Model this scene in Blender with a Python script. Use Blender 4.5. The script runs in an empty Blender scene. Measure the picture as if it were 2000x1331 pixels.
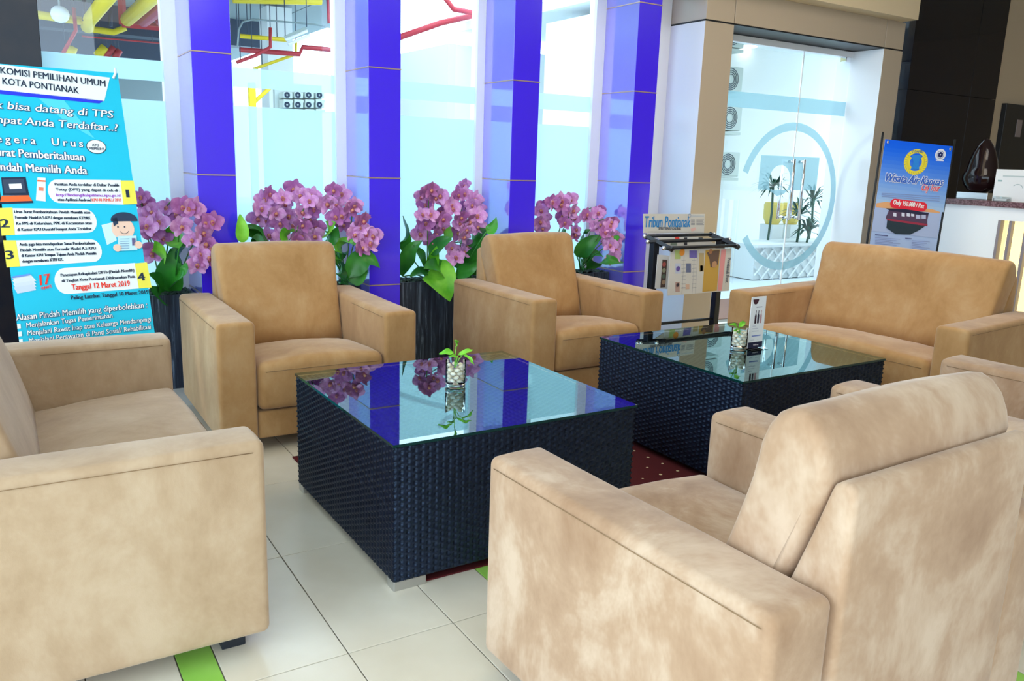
import bpy, bmesh, math, random
import numpy as np
from mathutils import Vector, Matrix
random.seed(7)
PI = math.pi
SC = bpy.context.scene
COL = SC.collection

# ------------------------------------------------------------------ camera
F, YAW, PITCH, ROLL, H = 1612.4, .55656, .21542, .03322, 1.25
fw = Vector((math.sin(YAW)*math.cos(PITCH), math.cos(YAW)*math.cos(PITCH), -math.sin(PITCH)))
r0 = Vector((math.cos(YAW), -math.sin(YAW), 0)); u0 = r0.cross(fw)
rt = r0*math.cos(ROLL) + u0*math.sin(ROLL)
up = -r0*math.sin(ROLL) + u0*math.cos(ROLL)
CAM = Vector((0, 0, H))
cd = bpy.data.cameras.new('camera'); cam = bpy.data.objects.new('camera', cd); COL.objects.link(cam)
cd.sensor_width = 36; cd.lens = F*36/2000; cd.clip_start = .05; cd.clip_end = 200
M3 = Matrix((rt, up, -fw)).transposed()
cam.matrix_world = Matrix.Translation(CAM) @ M3.to_4x4()
SC.camera = cam

# ------------------------------------------------------------------ world, lights, exposure
SC.view_settings.view_transform = 'Standard'; SC.view_settings.look = 'None'
SC.view_settings.gamma = 1; SC.view_settings.use_curve_mapping = False
SC.view_settings.exposure = 0.0
w = bpy.data.worlds.new('world'); SC.world = w; w.use_nodes = True
nt = w.node_tree; bg = nt.nodes['Background']
bg.inputs[0].default_value = (.70, .86, 1.0, 1); bg.inputs[1].default_value = 4.5
def area(name, loc, target, sx, sy, power, color):
    d = bpy.data.lights.new(name, 'AREA'); d.shape = 'RECTANGLE'; d.size = sx; d.size_y = sy
    d.energy = power; d.color = color
    o = bpy.data.objects.new(name, d); COL.objects.link(o); o.location = loc
    o.rotation_euler = (Vector(target)-Vector(loc)).to_track_quat('-Z', 'Y').to_euler()
    return o
area('fill_light_near', (.9, -1.0, 2.95), (1.1, 1.0, 0.3), 2.6, 1.0, 8, (1, .88, .72))  # unseen fill, added to brighten the nearest seats
area('ceiling_light_far', (3.2, 2.9, 2.95), (3.2, 2.9, 0), 3.0, 1.2, 26, (1, .80, .55))
area('fill_light_counter', (5.1, 2.8, 2.95), (5.9, 3.0, .6), .8, 2.0, 22, (1, .93, .84))  # unseen fill, added to whiten the counter front

# ------------------------------------------------------------------ calibrated helpers: pixel of the photograph -> point on a real surface
def ray(px, py): return fw + rt*((px-1000)/F) - up*((py-665.5)/F)
def bz(px, py, z): d = ray(px, py); return CAM + d*((z-H)/d.z)
def by(px, py, y): d = ray(px, py); return CAM + d*(y/d.y)
def bx(px, py, x): d = ray(px, py); return CAM + d*(x/d.x)

# ------------------------------------------------------------------ materials
def pmat(name, col, rough=.5, metal=0, spec=.5, sheen=0, emis=None, es=0, coat=0, trans=0, ior=1.45, alpha=1):
    m = bpy.data.materials.new(name); m.use_nodes = True
    b = m.node_tree.nodes['Principled BSDF']
    b.inputs['Base Color'].default_value = (*col, 1); b.inputs['Roughness'].default_value = rough
    b.inputs['Metallic'].default_value = metal; b.inputs['Specular IOR Level'].default_value = spec
    b.inputs['Sheen Weight'].default_value = sheen; b.inputs['Coat Weight'].default_value = coat
    b.inputs['Transmission Weight'].default_value = trans; b.inputs['IOR'].default_value = ior
    b.inputs['Alpha'].default_value = alpha
    if emis: b.inputs['Emission Color'].default_value = (*emis, 1); b.inputs['Emission Strength'].default_value = es
    return m
def N(m, t, **kw):
    n = m.node_tree.nodes.new(t)
    for k, v in kw.items(): setattr(n, k, v)
    return n
def noise_col(m, stops, scale=4, detail=4, stretch=(1, 1, 1), dist=0, rough=.55, coord='Object', bump=0, bscale=200, bdist=.001):
    """base colour from stretched noise through a ramp, plus optional fine bump"""
    L = m.node_tree.links; b = m.node_tree.nodes['Principled BSDF']
    tc = N(m, 'ShaderNodeTexCoord'); mp = N(m, 'ShaderNodeMapping'); mp.inputs['Scale'].default_value = stretch
    nz = N(m, 'ShaderNodeTexNoise'); nz.inputs['Scale'].default_value = scale; nz.inputs['Detail'].default_value = detail
    nz.inputs['Distortion'].default_value = dist; nz.inputs['Roughness'].default_value = rough
    cr = N(m, 'ShaderNodeValToRGB'); e = cr.color_ramp.elements
    e[0].position, e[0].color = stops[0][0], (*stops[0][1], 1); e[1].position, e[1].color = stops[-1][0], (*stops[-1][1], 1)
    for p, c in stops[1:-1]:
        q = e.new(p); q.color = (*c, 1)
    L.new(tc.outputs[coord], mp.inputs[0]); L.new(mp.outputs[0], nz.inputs[0]); L.new(nz.outputs[0], cr.inputs[0]); L.new(cr.outputs[0], b.inputs['Base Color'])
    if bump:
        n2 = N(m, 'ShaderNodeTexNoise'); n2.inputs['Scale'].default_value = bscale; n2.inputs['Detail'].default_value = 3
        bp = N(m, 'ShaderNodeBump'); bp.inputs['Strength'].default_value = bump; bp.inputs['Distance'].default_value = bdist
        L.new(mp.outputs[0], n2.inputs[0]); L.new(n2.outputs[0], bp.inputs['Height']); L.new(bp.outputs[0], b.inputs['Normal'])
    return m
def suede(name, dark, mid, light):
    m = pmat(name, mid, .82, spec=.18, sheen=.35)
    b = m.node_tree.nodes['Principled BSDF']; b.inputs['Sheen Roughness'].default_value = .45
    b.inputs['Sheen Tint'].default_value = (1, .95, .9, 1)
    return noise_col(m, [(.30, dark), (.48, mid), (.66, light)], 4.5, 5, (1, 1, .7), .25, .68, bump=.25, bscale=350, bdist=.0008)
M = {}
M['suede'] = suede('tan suede', (.38, .200, .073), (.46, .258, .105), (.54, .335, .160))
M['suede_pale'] = suede('pale suede', (.33, .190, .105), (.44, .280, .170), (.60, .440, .310))
M['suede_grey'] = suede('greyed suede', (.40, .265, .155), (.48, .335, .210), (.56, .415, .28))
M['seam'] = pmat('seam', (.26, .16, .08), .9)
M['black_leg'] = pmat('black leg', (.012, .016, .024), .35)
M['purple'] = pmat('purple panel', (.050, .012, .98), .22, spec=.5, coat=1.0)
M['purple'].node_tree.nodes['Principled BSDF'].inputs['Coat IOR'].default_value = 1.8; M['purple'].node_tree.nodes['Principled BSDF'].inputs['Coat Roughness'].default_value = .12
M['reflection_tint'] = pmat('lavender side panel', (.22, .20, .96), .2, coat=1.0)  # column purple made paler: window reflection painted into the side faces
M['reflection_tint'].node_tree.nodes['Principled BSDF'].inputs['Coat IOR'].default_value = 3.6; M['reflection_tint'].node_tree.nodes['Principled BSDF'].inputs['Coat Roughness'].default_value = .10
M['glare_panel'] = pmat('painted glare side panel', (.82, .83, .86), .25, coat=.6)  # beige portal sides: bright window glare painted in as pale grey
M['gold'] = pmat('joint trim', (.62, .45, .38), .3, metal=.6)
M['beige_panel'] = pmat('beige panel', (.50, .41, .31), .30, coat=1.0)
M['beige_panel'].node_tree.nodes['Principled BSDF'].inputs['Coat IOR'].default_value = 1.7; M['beige_panel'].node_tree.nodes['Principled BSDF'].inputs['Coat Roughness'].default_value = .2
M['white_frame'] = pmat('white frame', (.95, .96, .97), .35)
M['cream'] = pmat('cream plaster', (.72, .58, .38), .7)
M['wall_beige'] = pmat('wall beige', (.55, .45, .33), .7)
M['ceil'] = pmat('ceiling white', (.85, .84, .80), .8)
M['black_stone'] = noise_col(pmat('dark stone', (.01, .012, .02), .04, spec=.25), [(.3, (.005, .007, .014)), (.7, (.014, .011, .014))], 8, 3)
M['black'] = pmat('black paint', (.008, .01, .014), .4)
M['chrome'] = pmat('chrome', (.85, .86, .88), .12, metal=1)
M['steel'] = pmat('brushed steel', (.62, .62, .62), .32, metal=1)
M['tile'] = noise_col(pmat('floor tile', (.7, .66, .56), .22, spec=.4), [(.3, (.66, .595, .47)), (.7, (.76, .71, .60))], 2.5, 4, coord='Object')
M['tile_green'] = noise_col(pmat('green tile', (.3, .62, .10), .22), [(.3, (.26, .58, .08)), (.7, (.36, .68, .13))], 5, 3)
M['grout'] = pmat('grout', (.20, .18, .15), .9)
M['rug'] = None
M['dark_wood'] = noise_col(pmat('dark wood grain', (.03, .035, .045), .5), [(.40, (.010, .013, .024)), (.56, (.035, .048, .07)), (.70, (.26, .33, .42))], 3, 8, (22, 22, .9), .6, .7)
M['soil'] = noise_col(pmat('soil', (.03, .05, .04), .95), [(.35, (.01, .02, .015)), (.7, (.10, .16, .12))], 60, 4)
M['wicker'] = noise_col(pmat('wicker', (.02, .03, .055), .36, spec=.65), [(.35, (.004, .006, .014)), (.65, (.009, .013, .028))], 40, 2)
M['wicker'].node_tree.nodes['Principled BSDF'].inputs['Specular Tint'].default_value = (.45, .66, 1, 1)  # blue of the reflected surroundings put into the specular tint
M['leaf'] = noise_col(pmat('orchid leaf', (.02, .16, .03), .35, spec=.6), [(.3, (.012, .13, .02)), (.7, (.06, .38, .03))], 5, 3)
M['leaf_light'] = noise_col(pmat('light leaf', (.18, .62, .04), .4, spec=.5), [(.3, (.10, .48, .02)), (.7, (.30, .75, .06))], 9, 3)
M['petal'] = noise_col(pmat('orchid petal', (.55, .16, .50), .55, spec=.3, sheen=.2), [(.3, (.55, .16, .50)), (.5, (.75, .34, .68)), (.7, (.92, .64, .88))], 22, 3)
M['petal2'] = noise_col(pmat('orchid petal deep', (.42, .09, .36), .55, spec=.3, sheen=.2), [(.3, (.36, .08, .31)), (.7, (.66, .27, .58))], 16, 3)
M['lip'] = noise_col(pmat('orchid lip', (.5, .04, .22), .5), [(.35, (.35, .02, .15)), (.65, (.85, .45, .15))], 60, 2)
M['stem'] = pmat('orchid stem', (.10, .22, .05), .5)
M['pebble'] = noise_col(pmat('pebble', (.8, .75, .6), .25), [(.35, (.62, .47, .26)), (.5, (.86, .80, .64)), (.7, (.95, .93, .86))], 18, 2)
M['paper'] = pmat('paper', (.86, .86, .86), .7)
M['news'] = pmat('newsprint', (.66, .63, .58), .8)
M['yellow'] = pmat('yellow pipe', (.90, .68, .02), .4)
M['red'] = pmat('red pipe', (.50, .03, .05), .4)
M['magenta'] = pmat('magenta pipe', (.60, .05, .16), .4)
M['navy'] = pmat('dark blue steel', (.03, .06, .11), .5)
M['conc'] = pmat('concrete grey', (.26, .33, .35), .8)
M['ext_white'] = pmat('outside white wall', (.86, .90, .90), .8)
M['ext_floor'] = pmat('outside floor', (.70, .78, .82), .6)
M['terracotta'] = pmat('brown paving', (.22, .08, .05), .5)
M['ac'] = pmat('ac casing', (.62, .70, .66), .5)
M['palm'] = pmat('palm leaf', (.015, .09, .05), .5)
M['pot_yellow'] = pmat('yellow pot', (.98, .74, .15), .4)
M['sculpt'] = pmat('polished dark wood', (.012, .004, .005), .06, spec=.4)
M['counter_top'] = noise_col(pmat('counter top', (.14, .07, .07), .25), [(.4, (.10, .045, .05)), (.6, (.24, .13, .14))], 90, 2)
M['lit'] = pmat('lit panel', (.9, .8, .4), .6, emis=(1, .80, .33), es=1.5)
M['lamp'] = pmat('lamp diffuser', (1, 1, 1), .6, emis=(1, 1, 1), es=5)
M['slat'] = pmat('grey slat', (.28, .24, .26), .5)

def glassmat(name, tint, refl, ior=1.5, base=.02, rough=0):
    m = bpy.data.materials.new(name); m.use_nodes = True; t = m.node_tree; t.nodes.clear(); L = t.links
    o = t.nodes.new('ShaderNodeOutputMaterial'); mx = t.nodes.new('ShaderNodeMixShader')
    tr = t.nodes.new('ShaderNodeBsdfTransparent'); tr.inputs[0].default_value = (*tint, 1)
    gl = t.nodes.new('ShaderNodeBsdfGlossy'); gl.inputs['Roughness'].default_value = rough; gl.inputs[0].default_value = (*refl, 1)
    fr = t.nodes.new('ShaderNodeFresnel'); fr.inputs[0].default_value = ior
    ad = t.nodes.new('ShaderNodeMath'); ad.operation = 'ADD'; ad.inputs[1].default_value = base; ad.use_clamp = True
    L.new(fr.outputs[0], ad.inputs[0]); L.new(ad.outputs[0], mx.inputs[0]); L.new(tr.outputs[0], mx.inputs[1]); L.new(gl.outputs[0], mx.inputs[2]); L.new(mx.outputs[0], o.inputs[0])
    return m
M['glass'] = glassmat('clear window glass', (.88, .97, .98), (1, 1, 1))
M['table_glass'] = glassmat('table glass', (.75, .9, .9), (.52, .68, .67), 1.6, .30)
M['tumbler'] = glassmat('tumbler glass', (.95, .98, .98), (1, 1, 1), 1.35, .02, .02)
M['edge_glass'] = pmat('glass edge', (.002, .03, .028), .08, spec=.5)
def frost(name, tint, tr_amt):
    m = bpy.data.materials.new(name); m.use_nodes = True; t = m.node_tree; t.nodes.clear(); L = t.links
    o = t.nodes.new('ShaderNodeOutputMaterial'); mx = t.nodes.new('ShaderNodeMixShader'); mx2 = t.nodes.new('ShaderNodeMixShader')
    tl = t.nodes.new('ShaderNodeBsdfTranslucent'); tl.inputs[0].default_value = (*tint, 1)
    df = t.nodes.new('ShaderNodeBsdfDiffuse'); df.inputs[0].default_value = (*tint, 1)
    tp = t.nodes.new('ShaderNodeBsdfTransparent'); tp.inputs[0].default_value = (.9, 1, 1, 1)
    mx.inputs[0].default_value = .3; L.new(tl.outputs[0], mx.inputs[1]); L.new(df.outputs[0], mx.inputs[2])
    mx2.inputs[0].default_value = tr_amt; L.new(mx.outputs[0], mx2.inputs[1]); L.new(tp.outputs[0], mx2.inputs[2]); L.new(mx2.outputs[0], o.inputs[0])
    return m
M['frost'] = frost('frosted film', (.58, .80, .84), .12)
M['frost_door'] = frost('frosted film on door', (.34, .56, .62), .25)
# rug: deep red pile with small cream dots
m = pmat('red carpet', (.16, .005, .01), .95); M['rug'] = m; L = m.node_tree.links
tc = N(m, 'ShaderNodeTexCoord'); vo = N(m, 'ShaderNodeTexVoronoi'); vo.inputs['Scale'].default_value = 11; vo.inputs['Randomness'].default_value = .12
lt = N(m, 'ShaderNodeMath', operation='LESS_THAN'); lt.inputs[1].default_value = .075
mxr = N(m, 'ShaderNodeMix', data_type='RGBA'); mxr.inputs[6].default_value = (.085, .002, .004, 1); mxr.inputs[7].default_value = (.75, .6, .35, 1)
L.new(tc.outputs['Object'], vo.inputs[0]); L.new(vo.outputs['Distance'], lt.inputs[0]); L.new(lt.outputs[0], mxr.inputs[0]); L.new(mxr.outputs[2], m.node_tree.nodes['Principled BSDF'].inputs['Base Color'])
_flat = {}
def flat(col, rough=.6):
    k = (tuple(round(c, 3) for c in col), rough)
    if k not in _flat: _flat[k] = pmat('print %d' % len(_flat), col, rough, spec=.2)
    return _flat[k]

# ------------------------------------------------------------------ object helpers
def link(o, parent=None):
    COL.objects.link(o)
    if parent is not None: o.parent = parent
    return o
def mobj(name, verts, faces, mat, parent=None, smooth=False):
    me = bpy.data.meshes.new(name); me.from_pydata([tuple(v) for v in verts], [], [tuple(f) for f in faces]); me.update()
    if mat is not None:
        for mm in (mat if isinstance(mat, (list, tuple)) else [mat]): me.materials.append(mm)
    if smooth: me.polygons.foreach_set('use_smooth', [True]*len(me.polygons))
    return link(bpy.data.objects.new(name, me), parent)
def bobj(name, bm, mat, parent=None, smooth=False):
    me = bpy.data.meshes.new(name); bm.to_mesh(me); bm.free()
    if mat is not None:
        for mm in (mat if isinstance(mat, (list, tuple)) else [mat]): me.materials.append(mm)
    if smooth: me.polygons.foreach_set('use_smooth', [True]*len(me.polygons))
    return link(bpy.data.objects.new(name, me), parent)
def tag(o, label=None, cat=None, group=None, kind=None):
    if label: o['label'] = label
    if cat: o['category'] = cat
    if group: o['group'] = group
    if kind: o['kind'] = kind
    return o
def thing(name, label, cat, loc=(0, 0, 0), rz=0, group=None):
    o = link(bpy.data.objects.new(name, None)); o.location = loc; o.rotation_euler = (0, 0, rz); o.empty_display_size = .1
    return tag(o, label, cat, group)
def struct(o): o['kind'] = 'structure'; return o
BOXF = [(0, 1, 3, 2), (4, 6, 7, 5), (0, 4, 5, 1), (2, 3, 7, 6), (0, 2, 6, 4), (1, 5, 7, 3)]
def bm_box(bm, lo, hi, bev=0):
    vs = [bm.verts.new((x, y, z)) for x in (lo[0], hi[0]) for y in (lo[1], hi[1]) for z in (lo[2], hi[2])]
    fs = [bm.faces.new([vs[i] for i in f]) for f in BOXF]
    if bev:
        es = list({e for f in fs for e in f.edges})
        bmesh.ops.bevel(bm, geom=es, offset=bev, segments=2, affect='EDGES', profile=.5)
def box(name, lo, hi, mat, parent=None, bev=0):
    bm = bmesh.new(); bm_box(bm, lo, hi, bev); bmesh.ops.recalc_face_normals(bm, faces=bm.faces)
    return bobj(name, bm, mat, parent)
def bm_tube(bm, pts, r, n=8, cap=True):
    pts = [Vector(p) for p in pts]; rings = []
    ref = None
    for i, p in enumerate(pts):
        t = (pts[min(i+1, len(pts)-1)] - pts[max(i-1, 0)]).normalized()
        if ref is None: ref = Vector((0, 0, 1)) if abs(t.z) < .9 else Vector((1, 0, 0))
        a = t.cross(ref).normalized(); b = a.cross(t).normalized(); ref = b
        rr = r[i] if isinstance(r, (list, tuple)) else r
        rings.append([bm.verts.new(p + (a*math.cos(2*PI*k/n) + b*math.sin(2*PI*k/n))*rr) for k in range(n)])
    for A, B in zip(rings, rings[1:]):
        for k in range(n): bm.faces.new((A[k], A[(k+1) % n], B[(k+1) % n], B[k]))
    if cap: bm.faces.new(rings[0][::-1]); bm.faces.new(rings[-1])
def tube(name, pts, r, mat, parent=None, n=8):
    bm = bmesh.new(); bm_tube(bm, pts, r, n); bmesh.ops.recalc_face_normals(bm, faces=bm.faces)
    return bobj(name, bm, mat, parent, True)
def lathe(name, prof, mat, parent=None, n=28, loc=(0, 0, 0)):
    vs = []; fs = []
    for r, z in prof:
        for k in range(n): vs.append((loc[0]+r*math.cos(2*PI*k/n), loc[1]+r*math.sin(2*PI*k/n), loc[2]+z))
    for i in range(len(prof)-1):
        for k in range(n): fs.append((i*n+k, i*n+(k+1) % n, (i+1)*n+(k+1) % n, (i+1)*n+k))
    return mobj(name, vs, fs, mat, parent, True)
def ball(name, c, r, mat, parent=None, sc=(1, 1, 1), seg=10):
    bm = bmesh.new(); bmesh.ops.create_uvsphere(bm, u_segments=seg, v_segments=max(5, seg//2+1), radius=r)
    for v in bm.verts: v.co = Vector((v.co.x*sc[0]+c[0], v.co.y*sc[1]+c[1], v.co.z*sc[2]+c[2]))
    return bobj(name, bm, mat, parent, True)

def rbox(lo, hi, r, step=.05, k=3, fn=None):
    """rounded box as a smooth surface grid; fn(x,y,z) -> displaced point. Returns verts, faces."""
    c = [(a+b)/2 for a, b in zip(lo, hi)]; h = [(b-a)/2 for a, b in zip(lo, hi)]
    ax = []
    for i in range(3):
        rr = min(r, h[i]*.98); inn = h[i]-rr
        m = max(1, int(round(2*inn/step)))
        t = [-h[i] + rr*(1-math.cos(j/k*PI/2)) if False else -h[i]+rr*j/k for j in range(k)] + [-inn+2*inn*j/m for j in range(m+1)] + [inn+rr*(j+1)/k for j in range(k)]
        ax.append(t)
    vid = {}; vs = []; fs = []
    def V(p):
        key = tuple(round(q, 6) for q in p)
        if key in vid: return vid[key]
        q = [max(-(h[i]-min(r, h[i]*.98)), min(h[i]-min(r, h[i]*.98), p[i])) for i in range(3)]
        d = [p[i]-q[i] for i in range(3)]; rr = [min(r, h[i]*.98) for i in range(3)]
        dn = [d[i]/rr[i] for i in range(3)]
        # cube to sphere mapping in the corner zone
        mx = max(abs(a) for a in dn); ln = math.sqrt(sum(a*a for a in dn)) or 1
        s = mx/ln if ln else 1
        # even out the angle
        pt = [q[i]+d[i]*s + c[i] for i in range(3)]
        if fn: pt = fn(*pt)
        vid[key] = len(vs); vs.append(pt); return vid[key]
    for a in range(3):
        b, d = (a+1) % 3, (a+2) % 3
        for s in (-1, 1):
            for i in range(len(ax[b])-1):
                for j in range(len(ax[d])-1):
                    q = []
                    for (ii, jj) in ((i, j), (i+1, j), (i+1, j+1), (i, j+1)):
                        p = [0, 0, 0]; p[a] = s*h[a]; p[b] = ax[b][ii]; p[d] = ax[d][jj]; q.append(V(p))
                    fs.append(q if s > 0 else q[::-1])
    return vs, fs
def n3(x, y, z, s=1.0, seed=0):
    """cheap smooth pseudo noise"""
    return (math.sin(x*5.1*s+seed)*math.cos(y*4.3*s+1.7*seed)+math.sin(z*6.2*s+2.3*seed+x*2.1*s)*math.cos(y*3.1*s-z*2.7*s+seed)+.5*math.sin(11*s*x+9*s*y+7*s*z+seed))/2.5

# ------------------------------------------------------------------ SETTING
CY = 4.40; WY = 4.775            # front plane of the columns, plane of the windows
# floor: grout bed, tiles one by one (30 x 60, rows of three widths and a green strip), then plain beyond
fl = struct(box('floor', (-7, -5, -.06), (11, WY+.1, -.004), M['grout']))
tile_cache = {}
def tile(x0, x1, y0, y1, mt, nm='floor_tile'):
    wx, wy = x1-x0-.003, y1-y0-.003
    key = (round(wx, 3), round(wy, 3), nm)
    if key not in tile_cache:
        o = box(nm, (-wx/2, -wy/2, -.004), (wx/2, wy/2, 0), mt, fl, .0012); tile_cache[key] = o
    else:
        o = tile_cache[key].copy(); link(o, fl)
    o.location = ((x0+x1)/2, (y0+y1)/2, 0)
nt_ = 0
for rep in range(-2, 5):
    X0 = .281+.889*rep
    for j in range(-2, 5):
        y0 = 1.8156+.5964*j; y1 = min(y0+.5964, WY)
        if y0 >= WY: continue
        for a, b, g in ((0, .0885, 1), (.0885, .3865, 0), (.3865, .6885, 0), (.6885, .889, 0)):
            tile(X0+a, X0+b, y0, y1, M['tile_green'] if g else M['tile'], 'green_floor_tile' if g else 'floor_tile'); nt_ += 1
bm = bmesh.new()
x1r = .281+.889*5
def fill(xa, xb, ya, yb):
    x = xa
    while x < xb-.01:
        y = ya
        while y < yb-.01:
            bm_box(bm, (x+.0015, y+.0015, -.004), (min(x+.3, xb)-.0015, min(y+.5964, yb)-.0015, 0)); y += .5964
        x += .3
fill(x1r, 10.9, -4.9, WY); fill(-6.9, .281-.889*2, -4.9, WY); fill(.281-.889*2, x1r, -4.9, 1.8156-.5964*2)
tag(bobj('outer_floor_tiles', bm, M['tile'], fl), kind='stuff')

struct(box('ceiling', (-2.1, -2.6, 3.0), (11, WY+.12, 3.1), M['ceil']))
# rear wall with a wide opening, right wall
struct(box('wall_rear', (1.2, -2.6, 0), (11, -2.5, 3.0), M['wall_beige']))
struct(box('wall_right', (10.9, -2.5, 0), (11, 4.4, 3.0), M['wall_beige']))

# purple columns
JZ = (.521, 1.127, 1.717, 2.268, 2.87)
def column(x, wd, front, back, mat, jz, jm, name='column', top=3.0, groove=.006, side=None):
    st = struct(link(bpy.data.objects.new(name, None))); st.location = (x, front, 0)
    zs = [0]+list(jz)+[top]
    zs = [z for z in zs if z <= top]
    for a, b in zip(zs, zs[1:]):
        if b-a > .02: box('panel', (0, 0, a+groove/2 if a > 0 else 0), (wd, back-front, b-groove/2), mat, st, .002).data.name
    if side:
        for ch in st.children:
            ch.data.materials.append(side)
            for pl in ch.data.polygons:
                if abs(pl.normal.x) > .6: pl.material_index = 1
    for z in jz:
        if z < top: box('joint_strip', (-.0015, -.003, z-groove/2), (wd+.0015, back-front-.003, z+groove/2), jm, st)
    return st
cx = [by(384.5, 343, CY).x, by(720.5, 345.6, CY).x, by(996, 350.2, CY).x, by(1228, 356.5, CY).x]
CW = .19
for x in cx: column(x, CW, CY, WY+.06, M['purple'], JZ, M['gold'], side=M['reflection_tint'])
dark_x = by(77, 60, CY).x
column(dark_x-.75, .75, CY, WY+.06, M['black_stone'], (1.2, 2.4), M['black'])
# portal
PX0, PX1 = by(1379, 26, CY).x, by(1435, 38.7, CY).x
PX2, PX3 = by(1726, 104, CY).x, by(1762, 111, CY).x
PZ = 2.222; PZT = 2.44
column(PX0, PX1-PX0, CY, WY+.06, M['beige_panel'], (), M['black'], top=PZ, side=M['glare_panel'])
column(PX2, PX3-PX2, CY, WY+.06, M['beige_panel'], (), M['black'], top=PZ, side=M['glare_panel'])
hd = struct(link(bpy.data.objects.new('lintel', None))); hd.location = (PX0, CY, PZ)
for a, b in ((0, PX1-PX0), (PX1-PX0, PX2-PX0), (PX2-PX0, PX3-PX0)):
    box('panel', (a+.004, 0, .008), (b-.004, .42, PZT-PZ), M['beige_panel'], hd, .002)
box('joint_strip', (0, .006, -.001), (PX3-PX0, .41, .008), M['black'], hd)
bk = box('beam', (by(1500, 0, CY).x-3.6, CY-.14, PZT), (by(1791, 57, CY-.14).x, CY+.43, 3.0), M['cream']); struct(bk)

# windows: frames, clear glass with frosted bands
def window(n, xa, xb, mull_l=.0, mull_r=.05):
    st = struct(link(bpy.data.objects.new('window_%d' % n, None))); st.location = (xa, WY, 0); wd = xb-xa
    if mull_l: box('window_frame', (0, -.03, 0), (mull_l, .05, 3.0), M['white_frame'], st)
    if mull_r: box('window_frame', (wd-mull_r, -.03, 0), (wd, .05, 3.0), M['white_frame'], st)
    box('window_frame', (mull_l, -.03, 0), (wd-mull_r, .05, .06), M['white_frame'], st)
    mobj('pane', [(mull_l, 0, .06), (wd-mull_r, 0, .06), (wd-mull_r, 0, 3), (mull_l, 0, 3)], [(0, 1, 2, 3)], M['glass'], st)
    for a, b in ((.06, 1.49), (1.588, 1.69)):
        mobj('frosted_film', [(mull_l, -.004, a), (wd-mull_r, -.004, a), (wd-mull_r, -.004, b), (mull_l, -.004, b)], [(0, 1, 2, 3)], M['frost'], st)
window(1, dark_x, cx[0], 0, .07)
window(2, cx[0]+CW, cx[1], 0, .06)
window(3, cx[1]+CW, cx[2], 0, .055)
window(4, cx[2]+CW, cx[3], 0, .08)
window(5, cx[3]+CW, PX0, 0, .10)
window(6, PX3, by(1793, 150, WY).x, 0, .03)

# glass double door
DY = 4.70
dr = struct(link(bpy.data.objects.new('door_1', None))); dr.location = (0, DY, 0)
xm = by(1556, 240, DY).x
for a, b in ((PX1+.005, xm-.004), (xm+.004, PX2-.005)):
    mobj('pane', [(a, 0, .02), (b, 0, .02), (b, 0, 2.17), (a, 0, 2.17)], [(0, 1, 2, 3)], M['glass'], dr)
    mobj('frosted_film', [(a, -.003, 1.70), (b, -.003, 1.70), (b, -.003, 1.815), (a, -.003, 1.815)], [(0, 1, 2, 3)], M['frost_door'], dr)
box('door_frame', (PX1, -.02, 2.17), (PX2, .04, 2.215), M['white_frame'], dr)
box('door_edge', (xm-.004, -.006, .02), (xm+.004, .006, 2.17), M['white_frame'], dr)
rcx, rcz = 5.56, 1.02
vs = []; fs = []
A0_, A1_ = math.radians(-146), math.radians(160)
for k in range(65):
    a = A0_+(A1_-A0_)*k/64
    for r_ in (.535, .60): vs.append((rcx+r_*math.cos(a)*.99, -.004, rcz+r_*math.sin(a)))
for k in range(64): fs.append((2*k, 2*k+1, 2*k+3, 2*k+2))
mobj('ring_emblem', vs, fs, M['frost_door'], dr)
# square emblem with a round hole
p0, p1 = by(1486, 303, DY), by(1593, 372, DY); hc = by(1522, 353, DY); hr = .125
vs = []; fs = []; nn = 48; z_lo, z_hi = p1.z, p0.z
hx0, hx1 = p0.x, p1.x
per = []
for k in range(12): per.append((hx0+(hx1-hx0)*k/12, z_lo))
for k in range(12): per.append((hx1, z_lo+(z_hi-z_lo)*k/12))
for k in range(12): per.append((hx1+(hx0-hx1)*k/12, z_hi))
for k in range(12): per.append((hx0, z_hi+(z_lo-z_hi)*k/12))
for (X_, Z_) in per:
    a = math.atan2(Z_-hc.z, X_-hc.x)
    vs.append((hc.x+hr*math.cos(a), -.004, hc.z+hr*math.sin(a))); vs.append((X_, -.004, Z_))
for k in range(nn):
    j_ = (k+1) % nn; fs.append((2*k, 2*k+1, 2*j_+1, 2*j_))
mobj('square_emblem', vs, fs, M['frost_door'], dr)
for hx, hy in ((by(1546, 370, DY-.06).x, -.06), (by(1566, 370, DY-.06).x, -.06), (by(1524, 370, DY+.06).x-.0, .06), (by(1548, 370, DY+.06).x, .06)):
    b_ = bmesh.new(); bm_tube(b_, [(hx, hy, .84), (hx, hy, 1.33)], .012, 10)
    for z in (.86, 1.31): bm_tube(b_, [(hx, hy, z), (hx, -.002 if hy < 0 else .002, z)], .010, 8)
    bobj('door_handle', b_, M['chrome'], dr, True)
b_ = bmesh.new(); bm_box(b_, (PX2-.10, -.03, 2.13), (PX2-.03, .03, 2.17), .004); bobj('door_hinge', b_, M['chrome'], dr)

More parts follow.
